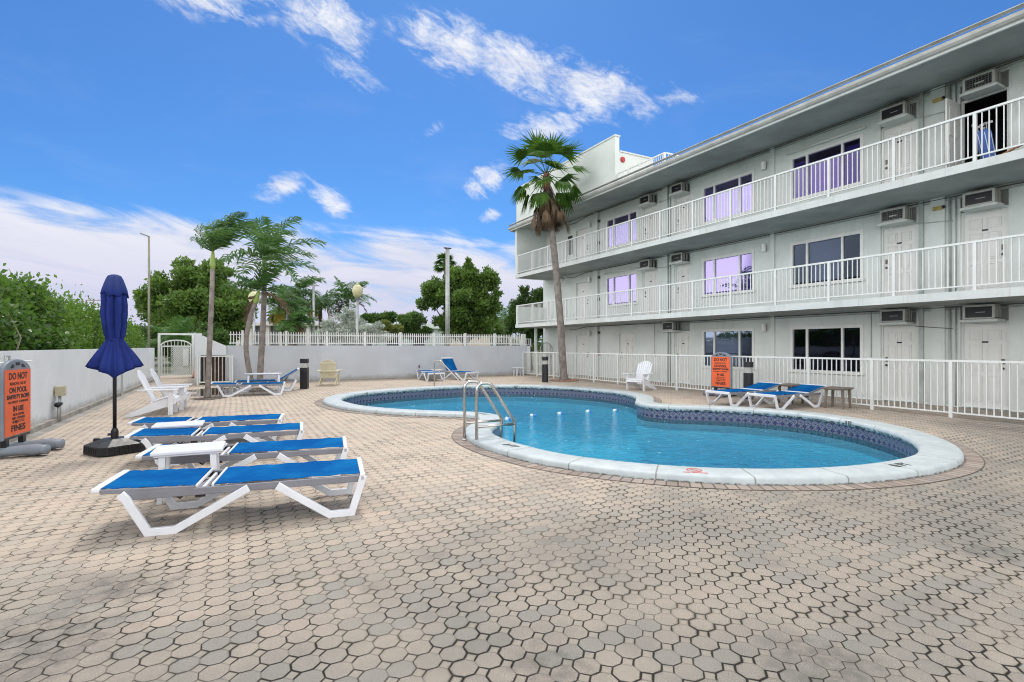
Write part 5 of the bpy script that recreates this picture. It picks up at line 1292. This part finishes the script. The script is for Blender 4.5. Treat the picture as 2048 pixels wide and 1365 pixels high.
def limb(m, a, b, r0, r1, rnd, n=5, wob=.12):
    a, b = Vector(a), Vector(b); L = (b - a).length; pts = [a]
    for i in range(1, n): pts.append(a.lerp(b, i / n) + Vector((rnd.uniform(-1, 1), rnd.uniform(-1, 1), rnd.uniform(-.5, .5))) * wob * L / n)
    pts.append(b); m.tube(pts, [r0 + (r1 - r0) * i / n for i in range(n + 1)], 8); return pts
def tree(name, label, base, blobs, n, size, mat, seed, tr=.22, cat='tree', group=None, trunk_h=1.6, aspect=.5, trunk_mat=None, clump=9):
    rnd = random.Random(seed); base = Vector(base); o = thing(name, label, cat, base, 0, group)
    B = [(base.x + b[0], base.y + b[1], b[2], b[3], b[4], b[5]) for b in blobs]
    m = MB(); fork = base + Vector((rnd.uniform(-.2, .2), 0, trunk_h)); limb(m, base, fork, tr, tr * .75, rnd)
    for b in B:
        q = Vector(b[:3]); mid = fork.lerp(q, .55) + Vector((0, 0, -.15)); limb(m, fork, mid, tr * .5, tr * .28, rnd, 3); limb(m, mid, q, tr * .28, tr * .1, rnd, 3)
        for _ in range(4):
            e = q + Vector((rnd.uniform(-1, 1) * b[3], rnd.uniform(-1, 1) * b[4], rnd.uniform(-.8, .9) * b[5])) * .8; limb(m, q, e, tr * .1, tr * .03, rnd, 2)
    m.build('trunk', trunk_mat or M_BARK, o, world=True, smooth=True)
    leafcloud('crown', mat, o, B, n, size, seed, .30, .4, aspect, clump); return o
def at(px, Zc): p = D(px, 692.5, Zc); return Vector((p.x, p.y, -.03))
b0 = at(392, 45)
def rel(base, pxs, Zc):
    """blobs given as (px, py, half width px, half height px, depth offset)"""
    r = []
    for px, py, hw, hh, dz in pxs:
        q = D(px, py, Zc + dz); k_ = (Zc + dz) / 1040.; r.append((q.x - base.x, q.y - base.y, q.z, hw * k_, hw * k_, hh * k_))
    return r
tree('shade_tree', 'large round dense green tree behind the left gate and street lamp', b0, rel(b0, [(330, 590, 48, 40, 0), (385, 565, 55, 38, .5), (440, 590, 50, 45, 0), (400, 620, 70, 45, -1), (465, 630, 36, 45, -1), (310, 630, 38, 34, -1), (350, 640, 55, 40, -1.5), (440, 655, 45, 30, -1.5), (300, 600, 25, 28, 0), (420, 550, 40, 22, 0), (480, 610, 18, 30, 0)], 45), 60000, .30, LM_TREE, 11, .28)
b0 = at(930, 40)
tree('shade_tree', 'leafy green tree with open limbs behind the far wall beside the plain pole', b0, rel(b0, [(890, 585, 38, 32, 0), (945, 560, 32, 32, 0), (860, 600, 26, 20, 0), (975, 565, 22, 26, 0), (925, 610, 50, 34, 0), (975, 605, 26, 30, 0), (940, 645, 50, 30, 0), (895, 645, 30, 26, -.5), (915, 550, 20, 22, .5), (985, 630, 14, 20, 0), (935, 532, 10, 12, 0)], 40), 38000, .24, LM_TREE, 12, .20)
b0 = at(1062, 33)
tree('shade_tree', 'dark green tree half hidden behind the left end of the building', b0, rel(b0, [(1045, 618, 26, 24, 0), (1080, 610, 26, 26, 0), (1035, 640, 22, 26, 0), (1065, 650, 35, 26, 0), (1050, 585, 10, 14, 0), (1085, 590, 12, 16, 0), (1020, 655, 16, 20, 0), (1100, 640, 30, 40, 0)], 33), 22000, .17, LM_DARK, 13, .14)
b0 = at(708, 33)
tree('silver_bush', 'silvery grey bush behind the far wall at the foot of the globe lamp', b0, rel(b0, [(700, 645, 30, 24, 0), (680, 662, 34, 20, 0), (735, 665, 30, 20, 0), (655, 672, 26, 16, 0), (715, 670, 40, 22, -.5), (765, 678, 22, 12, -.5), (700, 628, 14, 12, 0)], 33), 26000, .13, LM_SILV, 14, .08, 'bush', trunk_h=.5)
b0 = at(785, 37)
tree('olive_bush', 'round yellow-green bush right of the silver bush behind the far wall', b0, rel(b0, [(778, 658, 24, 14, 0), (790, 668, 26, 14, 0), (765, 668, 16, 12, 0)], 37), 9000, .14, LM_OLIV, 15, .07, 'bush', trunk_h=.5)
b0 = at(828, 38)
tree('garden_shrub', 'grey-green open shrub between the round bush and the tall leafy tree', b0, rel(b0, [(828, 650, 22, 18, 0), (818, 665, 22, 16, 0), (845, 665, 20, 14, 0), (833, 632, 12, 10, 0)], 38), 9000, .15, LM_DARK, 16, .07, 'bush', trunk_h=.6)
for i, (px, lb) in enumerate(((742, 'low dark tree on the skyline right of the globe lamp'), (772, 'tiny dark tree on the skyline above the round bush'), (815, 'pale green treetop on the skyline left of the leafy tree'))):
    b0 = at(px, 110); tree('skyline_tree', lb, b0, rel(b0, [(px - 8, 638, 12, 8, 0), (px + 8, 634 if i else 637, 12, 9, 0), (px, 640, 18, 8, 0)], 110), 3500, .55, LM_DARK if i < 2 else LM_TREE, 20 + i, .2, group='trees on the skyline')
b0 = at(1008, 60); tree('skyline_tree', 'soft green shrubbery low behind the wall left of the building', b0, rel(b0, [(1000, 655, 16, 18, 0), (1015, 662, 14, 14, 0), (985, 668, 14, 10, 0)], 60), 5000, .3, LM_TREE, 25, .15, group='trees on the skyline')

b0 = at(345, 40)
tree('garden_shrub', 'dense dark shrubbery directly behind the arched gate and sloping wall', b0, rel(b0, [(310, 668, 26, 20, 0), (340, 672, 26, 20, 0), (370, 675, 26, 22, 0), (400, 672, 26, 26, 0), (435, 680, 26, 26, 0), (325, 700, 30, 26, 0), (360, 705, 30, 26, 0), (390, 705, 30, 24, 0)], 40), 16000, .2, LM_DARK, 17, .07, 'bush', trunk_h=.6)
b0 = at(520, 60)
tree('garden_shrub', 'low dark shrubs behind the far wall between the curved palm and white house', b0, rel(b0, [(470, 668, 18, 16, 0), (500, 676, 18, 12, 0), (480, 684, 24, 12, 0), (600, 684, 20, 10, 0), (645, 682, 20, 10, 0)], 60), 7000, .3, LM_DARK, 18, .07, 'bush', trunk_h=.6)
# feather palms
def frond(m, o, az, el, L, droop, wind, nl, ll, rnd, wd=.03, rmat=None):
    """rachis with leaflets both sides; wind: vector pushing the tips"""
    p = Vector(o); L *= 1 - .45 * max(0, -(Vector((math.cos(az), math.sin(az), 0)).dot(XR))) * min(1, wind.length * 1.2); d = Vector((math.cos(az) * math.cos(el), math.sin(az) * math.cos(el), math.sin(el))); pts = [p.copy()]; dirs = [d.copy()]; st = L / nl
    for i in range(nl):
        t_ = i / nl; d = (d + (Vector((0, 0, -1)) * droop + wind) * (.35 + t_) / nl * 1.6).normalized(); p = p + d * st; pts.append(p.copy()); dirs.append(d.copy())
    m.tube(pts[::2] if len(pts) % 2 else pts[::2] + [pts[-1]], [max(.004, .018 * (1 - i / (len(pts) / 2.)) + .004) for i in range(len(pts[::2] if len(pts) % 2 else pts[::2] + [pts[-1]]))], 4)
    for i in range(2, nl + 1):
        t_ = i / nl; side = dirs[i].cross(Vector((0, 0, 1)))
        if side.length < .1: side = Vector((1, 0, 0))
        side.normalize(); upv = side.cross(dirs[i]); l_ = ll * (math.sin(math.pi * min(1, t_ * .85 + .15)) ** .6 + .12) * rnd.uniform(.85, 1.1)
        for s in (-1, 1):
            for rep in (0,):
                q = pts[i] - (pts[i] - pts[i - 1]) * rep
                dd = (side * s * .85 + dirs[i] * .6 + upv * rnd.uniform(-.15, .5) + wind * .55 + Vector((rnd.gauss(0, .07), rnd.gauss(0, .07), rnd.gauss(0, .07)))).normalized()
                d2 = (dd + Vector((0, 0, -1)) * rnd.uniform(.4, 1.2) + wind * .6).normalized(); a = q; b = q + dd * l_ * .5; c_ = b + d2 * l_ * .5
                wv = dirs[i] * wd * .5
                m.add([a - wv * .5, a + wv * .5, b + wv, b - wv, c_], [(0, 1, 2, 3), (3, 2, 4)])
def feather_palm(name, label, base, trunk_pts, r0, r1, fr, wind, seed, L=1.9, ll=.55, mat=None, shaft=True, dead=0, group=None, nl=20, wd=.035, trunk_mat=None):
    rnd = random.Random(seed); o = thing(name, label, 'palm tree', base, 0, group)
    m = MB(); n = len(trunk_pts); P_ = catm3(trunk_pts, 8); k = len(P_)
    m.tube(P_, [(r0 + (r1 - r0) * (i / k)) * (1 + (.55 * max(0, 1 - i / (k * .07)) ** 2)) * (1 + .03 * math.sin(i * 2.1)) for i in range(k)], 12); m.build('trunk', trunk_mat or M_TRUNK, o, world=True, smooth=True)
    top = Vector(trunk_pts[-1]); d = (top - Vector(trunk_pts[-2])).normalized()
    if shaft:
        sh = .55; m = MB(); m.tube([top - d * .02, top + d * .12, top + d * sh * .6, top + d * sh], [r1 * 1.05, r1 * 1.35, r1 * 1.0, r1 * .45], 12); m.build('crownshaft', M_SHAFT, o, world=True, smooth=True); top = top + d * (sh - .05)
    m = MB(); my = MB()
    for az, el, dr in fr: frond(m, top, R(az), R(el), L * rnd.uniform(.88, 1.08), dr, wind, nl, ll, rnd, wd)
    m.build('crown', mat or LM_PALM, o, world=True, fixn=False)
    if dead:
        for i in range(dead): frond(my, top - Vector((0, 0, .1)), rnd.uniform(0, 6.28), R(rnd.uniform(-40, 5)), L * .8, 1.5, wind * .4, nl, ll * .8, rnd, wd)
        my.build('withered_fronds', LM_PALMY if dead > 3 else LM_DEAD, o, world=True, fixn=False)
    return o
def catm3(pts, per):
    P_ = [Vector(p) for p in pts]; P_ = [P_[0] * 2 - P_[1]] + P_ + [P_[-1] * 2 - P_[-2]]; out = []
    for i in range(1, len(P_) - 2):
        for j in range(per):
            t = j / per; p0, p1, p2, p3 = P_[i - 1:i + 3]
            out.append(.5 * ((2 * p1) + (p2 - p0) * t + (2 * p0 - 5 * p1 + 4 * p2 - p3) * t * t + (3 * p1 - p0 - 3 * p2 + p3) * t ** 3))
    out.append(P_[-2]); return out
XR = Vector((CT, -ST, 0))                     # wind blows this way (to the right as seen from the deck)
wind = XR * 1.05 + Vector((0, 0, .12))
def fr_set(n, seed, elr=(5, 75), bias=0):
    r = random.Random(seed); return [(i * 360. / n + r.uniform(-18, 18), r.uniform(*elr), r.uniform(.5, 1.2)) for i in range(n)]
ZC1 = 15.3
tp = [D(415, 797, 15.0 if False else ZC1 * 1040 * 0 + 14.93), D(417, 740, 14.95), D(421, 650, 15.), D(424, 580, 15.05), D(425, 537, 15.1)]
tp[0].z = -.02
feather_palm('feather_palm', 'slender palm with straight grey trunk, crown swept right, left of the oval table', Vector((tp[0].x, tp[0].y, 0)), tp, .075, .058, [(a, e, d * .5) for a, e, d in fr_set(13, 5, (20, 86))], wind * 1.0, 5, 1.6, .52, nl=26, wd=.052)
tp = [D(505, 773, 19.4), D(497, 735, 19.4), D(492, 690, 19.4), D(499, 640, 19.4), D(510, 606, 19.5)]; tp[0].z = -.02
feather_palm('feather_palm', 'shorter palm with a curved trunk bending outwards behind the loungers', Vector((tp[0].x, tp[0].y, 0)), tp, .10, .07, [(a, e, d * .8) for a, e, d in fr_set(10, 6, (5, 75))], wind * .75, 6, 1.8, .62, nl=24, wd=.07, dead=2)
tp = [D(519, 769, 20.4), D(522, 720, 20.4), D(526, 650, 20.4), D(528, 590, 20.4), D(529, 545, 20.4)]; tp[0].z = -.02
feather_palm('feather_palm', 'palm with a dark leaning trunk and wide arching crown, right of the curved palm', Vector((tp[0].x, tp[0].y, 0)), tp, .12, .085, [(a, e, d) for a, e, d in fr_set(13, 8, (5, 80))], wind * .6, 8, 2.4, .75, nl=28, wd=.075)
# small bushy palm by the gate
pb = at(352, 32.5); tp = [Vector((pb.x, pb.y, 0)), Vector((pb.x, pb.y, .8)), Vector((pb.x + .05, pb.y, 1.6))]
feather_palm('bushy_palm', 'low bushy palm with drooping deep green fronds behind the arched gate', Vector((pb.x, pb.y, 0)), tp, .12, .1, [(a, e, d * .75) for a, e, d in fr_set(26, 9, (15, 80))], XR * .35, 9, 2.0, .65, nl=22, wd=.08, shaft=False)
# coconut palms beyond the far wall
CP = 'coconut palms beyond the far wall'
for i, (px, py, Zc, Lf, lean, dd, lb) in enumerate([(560, 612, 37, 1.9, -14, 6, 'short coconut palm with yellowing hanging fronds, leftmost beyond the far wall'), (598, 582, 39, 2.3, 12, 3, 'tallest coconut palm beyond the far wall with dark hanging fronds'),
        (585, 640, 36, 1.6, 10, 2, 'low coconut palm with leaning trunk in front of the white house'), (640, 600, 42, 2.6, -3, 5, 'coconut palm with yellow lower fronds behind the thin grey pole'), (695, 600, 42, 2.5, 4, 2, 'coconut palm above the silver bush left of the globe lamp')]):
    bs = at(px - lean, Zc); tp = [bs, bs.lerp(D(px - lean * .4, (690 + py) / 2., Zc), 1.), D(px, py, Zc)]
    feather_palm('coconut_palm', lb, Vector((bs.x, bs.y, 0)), tp, .17, .13, fr_set(17, 30 + i, (-25, 70)), wind * .35, 30 + i, Lf, .75, nl=20, wd=.11, shaft=False, dead=dd, group=CP, trunk_mat=M_BARK)
bs = at(1010, 50); feather_palm('coconut_palm', 'thin pale palm with a drooping crown left of the building', Vector((bs.x, bs.y, 0)), [bs, D(1011, 680, 50), D(1006, 640, 50)], .12, .09, fr_set(10, 44, (-10, 60)), XR * -.2, 44, 1.9, .6, nl=16, wd=.1, shaft=False, group=CP)
# fan palms
def fan_leaf(m, o, az, el, pet, R_, rnd, droop=.0, spread=150, seg=26):
    d = Vector((math.cos(az) * math.cos(el), math.sin(az) * math.cos(el), math.sin(el))); o = Vector(o); e = o + d * pet + Vector((0, 0, -.12 * pet * math.cos(el)))
    m.tube([o, o.lerp(e, .5) + Vector((0, 0, .04)), e], [.02, .016, .012], 5)
    sd = d.cross(Vector((0, 0, 1))); sd = sd.normalized() if sd.length > .1 else Vector((1, 0, 0)); up_ = sd.cross(d); roll = rnd.uniform(-.5, .5)
    sd, up_ = sd * math.cos(roll) + up_ * math.sin(roll), up_ * math.cos(roll) - sd * math.sin(roll)
    dn = (d - Vector((0, 0, 1)) * .25).normalized()
    for i in range(seg):
        a = R(-spread / 2 + spread * i / (seg - 1)); rl = R_ * (.78 + .22 * math.cos(a)) * rnd.uniform(.94, 1.05)
        q = (dn * math.cos(a) + sd * math.sin(a)).normalized(); w_ = R_ * R(spread) / seg * .95; tn = (sd * math.cos(a) - dn * math.sin(a))
        b = e + q * rl * .44 + up_ * (.04 * (i % 2)); qq = (q + Vector((0, 0, -1)) * (droop * 1.3 + .1 + .6 * rnd.random() ** 2)).normalized(); c_ = b + qq * rl * .60
        m.add([e, b - tn * w_ * .5, b + tn * w_ * .5, c_], [(0, 1, 2), (1, 3, 2)])
def fan_palm(label, tp, r0, r1, leaves, skirt_n, seed, R_=.85, pet=.85, skirt_len=1.9, group=None):
    rnd = random.Random(seed); base = Vector((tp[0].x, tp[0].y, 0)); o = thing('fan_palm', label, 'palm tree', base, 0, group)
    P_ = catm3(tp, 10); k = len(P_); m = MB(); m.tube(P_, [(r0 + (r1 - r0) * (i / k)) * (1 + .35 * max(0, 1 - i / (k * .06)) ** 2) * (1 + .025 * math.sin(i * 1.9)) for i in range(k)], 14); m.build('trunk', M_TRUNK, o, world=True, smooth=True)
    top = P_[-1]; m = MB()
    for az, el, dr in leaves: fan_leaf(m, top + Vector((0, 0, rnd.uniform(-.2, .1))), R(az), R(el), pet * rnd.uniform(.8, 1.15), R_ * rnd.uniform(.85, 1.1), rnd, dr)
    m.build('crown', LM_FAN, o, world=True, fixn=False)
    m = MB()
    for i in range(skirt_n):
        a = rnd.uniform(0, 6.283); s0 = top + Vector((0, 0, -.15 - rnd.random() * .5)); out_ = Vector((math.cos(a), math.sin(a), 0))
        fan_leaf(m, s0, a, R(rnd.uniform(-82, -58)), skirt_len * rnd.uniform(.25, .55), R_ * .72, rnd, .9, 50, 12)
    m.build('dead_skirt', LM_DEAD, o, world=True, fixn=False)
    m = MB(); m.tube([top + Vector((0, 0, -.75)), top + Vector((0, 0, -.35)), top + Vector((0, 0, .05))], [r1 * 1.15, r1 * 1.6, r1 * .9], 12); m.build('boot', pmat('red_brown_fibre', (.16, .05, .035), .9, var=.4, vscale=14, bump=.6), o, world=True)
    return o
Z5 = 22.4
tp = [Vector((12.67, 18.66, -.02)), D(1124, 700, Z5), D(1119, 620, Z5), D(1110, 520, Z5), D(1100, 430, Z5), D(1095, 372, Z5), D(1093, 348, Z5)]
lv = [(a, e, .15) for a, e in ((0, 80), (90, 68), (180, 66), (270, 64), (30, 46), (100, 48), (165, 42), (235, 44), (310, 50), (10, 18), (70, 16), (130, 20), (190, 10), (250, 14), (320, 12))] + [(a, e, .6) for a, e in ((20, -12), (75, -22), (130, -15), (185, -28), (230, -18), (285, -30), (335, -20), (165, -48), (215, -52), (350, -50), (140, -58), (310, -55))]
fan_palm('tall fan palm with a shaggy brown skirt in front of the balconies', tp, .165, .115, lv, 70, 7, .95, 1.1, 3.0)
tp = [at(890, 70), D(890, 600, 70), D(890, 528, 70)]
fan_palm('distant fan palm top rising above the leafy tree beside the plain pole', tp, .2, .15, [(a, e, .3) for a in range(0, 360, 30) for e in (60, 25, -10)], 10, 77, 1.1, .9)
# ring of stones and dead leaves at the fan palm
sg = thing('palm_mulch_ring', 'low ring of reddish stones and leaf litter round the foot of the tall fan palm', 'stones', (12.67, 18.66, 0))
m = MB(); rnd = random.Random(8)
for i in range(150):
    a = rnd.uniform(0, 6.28); r_ = rnd.uniform(.2, .62); s_ = rnd.uniform(.02, .055); m.box((r_ * math.cos(a), r_ * math.sin(a), s_ * .45), (s_, s_ * 1.3, s_), Matrix.Rotation(rnd.uniform(0, 3), 3, 'Z') @ Matrix.Rotation(rnd.uniform(-.5, .5), 3, 'X'))
m.build('stones', pmat('red_stone', (.38, .20, .13), .8, var=.4, vscale=9), sg, bevel=.006)
m = MB(); m.lathe([(.66, 0), (.64, .02), (.5, .03), (.1, .04), (.01, .04)], n=28); m.build('soil', pmat('brown_soil', (.16, .12, .08), .95, var=.3, vscale=20, bump=.8), sg)
sl = thing('palm_soil_patch', 'thin dark patch of soil round the foot of the straight slender palm', 'soil', G(417, 798))
m = MB(); m.lathe([(.42, 0.002), (.40, .012), (.01, .02)], n=24, fn=lambda r, z, an, j: (r * (1 + .15 * math.sin(3 * an) + .1 * math.sin(7 * an)), z)); m.build('soil', pmat('dark_soil', (.09, .075, .055), .95, var=.4, vscale=20, bump=.8), sl)
tl = thing('tree_line', 'low far-off band of trees and shrubs along the horizon beyond the wall', 'trees', at(700, 140)); tl['kind'] = 'stuff'
rt = random.Random(21); tb = []
for i in range(70):
    px = 150 + i * 15 + rt.uniform(-6, 6); q = at(px, 140 + rt.uniform(-10, 10)); tb.append((q.x, q.y, 1.2, 2.6, 2.6, rt.uniform(2.2, 4.2)))
leafcloud('foliage', LM_DARK, tl, tb, 26000, .75, 31, .5, .4, .6)
wd_ = thing('weed', 'small green weed growing from the coping at the far waist of the pool', 'weed', (9.05, 9.72, .0))
rw = random.Random(2); m = MB()
for i in range(60):
    a = rw.uniform(0, 6.28); l_ = rw.uniform(.04, .11); c_ = Vector((rw.uniform(-.06, .06), rw.uniform(-.06, .06), rw.uniform(-.08, .04))); d_ = Vector((math.cos(a), math.sin(a), rw.uniform(.1, 1.))).normalized(); s_ = d_.cross(Vector((0, 0, 1))).normalized() * l_ * .22
    m.add([c_, c_ + d_ * l_ * .5 + s_, c_ + d_ * l_, c_ + d_ * l_ * .5 - s_], [(0, 1, 2, 3)])
m.build('leaves', LM_HEDGE, wd_, fixn=False)
m = MB()
for i in range(6): a = i * 1.05; m.tube([(0, 0, -.12), (.05 * math.cos(a), .05 * math.sin(a), .03)], .003, 5)
m.build('stems', M_SHAFT, wd_)
# ================================================================== STREET POLES AND HOUSES BEYOND
def pole(label, px, ytop, Zc, r, cat='street lamp', name='street_lamp', head=None, mat=None):
    b = at(px, Zc); h = 1.5 + (692.5 - ytop) * Zc / 1040.; o = thing(name, label, cat, Vector((b.x, b.y, 0)))
    m = MB(); m.tube([(0, 0, -.03), (0, 0, h)], [r * 1.25, r], 10); m.build('pole', mat or M_GALV, o, smooth=True)
    return o, h
o, h = pole('tall thin street lamp with one flat head pointing left above the round tree', 298, 473, 30, .055, mat=pmat('olive_pole', (.22, .22, .16), .6))
m = MB(); m.bar((0, 0, h - .02), Vector((0, 0, h + .16)) - XR * .48, .14, .07); m.build('lamp_head', M_GREYF, o, bevel=.01)
o, h = pole('thick plain grey pole with a small flat cap in front of the leafy tree', 895, 498, 34, .13, 'pole', 'utility_pole')
m = MB(); m.box((0, 0, h + .04), (.5, .16, .05)); m.box((0, 0, h + .02), (.2, .3, .03)); m.build('cap', M_BLACK, o)
o, h = pole('thin grey pole with a short cross piece among the coconut palms', 627, 572, 38, .08, 'pole', 'utility_pole')
m = MB(); m.box((0, 0, h), (.8, .08, .06), Matrix.Rotation(-TH, 3, 'Z')); m.build('cross_piece', M_GREYF, o)
M_GLOBE = pmat('cream_globe', (.55, .52, .30), .35, var=.08)
def globe_lamp(label, px, py, Zc):
    o, h = pole(label, px, py + 18, Zc, .06); k = Zc / 1040.; z0 = h
    m = MB(); m.lathe([(.09, -.06), (.12, 0), (.14, .06)], (0, 0, z0), 20); m.build('collar', M_GREYF, o)
    m = MB(); m.lathe([(.13, .06), (.22, .20), (.27, .36), (.27, .48), (.22, .62), (.14, .70), (.08, .72)], (0, 0, z0), 28); m.build('globe', M_GLOBE, o, smooth=True)
    m = MB(); m.lathe([(.10, .71), (.11, .75), (.05, .79), (.06, .83), (.01, .88)], (0, 0, z0), 16); m.build('finial', M_GLOBE, o, smooth=True); return o
globe_lamp('cream globe lamp on a grey post in front of the silver bush', 715, 580, 27)
globe_lamp('cream globe lamp half hidden behind the crown of the curved palm', 508, 594, 27)
o, h = pole('distant wooden utility pole with a cross arm above the hedge', 187, 598, 120, .16, 'utility pole', 'utility_pole', mat=pmat('grey_wood', (.20, .17, .15), .8))
m = MB(); m.box((0, 0, h - .35), (3.6, .15, .15), Matrix.Rotation(-TH, 3, 'Z')); m.build('cross_arm', pmat('grey_wood', (.2, .17, .15)), o)
# white house
b = at(560, 56); hs = thing('house', 'low white house with flat roof and block screens behind the coconut palms', 'house', (b.x, b.y, 0), -TH)
M_HW = pmat('house_white', (.68, .66, .60), .8, var=.05); M_HS = pmat('house_roof_pale', (.52, .60, .54), .7)
m = MB(); m.bb(-5.0, 4.2, .6, 8, 0, 3.7); m.build('wall', pmat('house_grey', (.34, .35, .36), .8), hs)
m = MB(); m.bb(-5.4, 4.6, -.4, 8.4, 3.7, 4.0); m.build('roof', M_HW, hs)
for x_ in (-4.6, -3.2, -1.35, .1, 1.5, 3.0, 4.2): m = MB(); m.bb(x_ - .16, x_ + .16, 0, .4, 0, 3.699); m.build('column', M_HW, hs)
m = MB(); m.bb(-3.0, -.2, .55, .599, 1.3, 3.4); m.build('window', M_GREYF, hs)
m = MB()
for i in range(5):
    for j in range(7): m.bb(.3 + i * .24, .46 + i * .24, .45, .5, 1.2 + j * .32, 1.4 + j * .32)
m.build('block_screen', M_BRN, hs)
m = MB(); m.bb(-5, 4.4, -.2, .0, 0, 1.15); m.build('front_wall', M_HW, hs)
b = at(780, 75); hs = thing('house', 'long low building with a pale green flat roof behind the bushes', 'house', (b.x, b.y, 0), -TH)
m = MB(); m.bb(-9, 6.5, 0, 9, 0, 4.0); m.build('wall', pmat('house_grey_green', (.34, .40, .37), .8), hs)
m = MB(); m.bb(-9.4, 7., -.6, 9.4, 4.0, 4.7); m.build('roof', M_HS, hs)
for i in range(4): m = MB(); m.bb(-8 + i * 3.8, -6.4 + i * 3.8, -.03, 0, 1.2, 2.8); m.build('window', M_DARK, hs)
b = at(1000, 90); hs = thing('house', 'beige building wall glimpsed under the leafy tree right of the pole', 'house', (b.x, b.y, 0), -TH)
m = MB(); m.bb(-12, -2, 0, 8, 0, 3.2); m.build('wall', pmat('house_beige', (.52, .45, .36), .8), hs)
m = MB(); m.bb(-12.3, -1.7, -.3, 8.3, 3.2, 3.5); m.build('roof', M_HW, hs)
# reflections and backdrop behind the viewer are the added unseen cloud; a far tree line closes the horizon
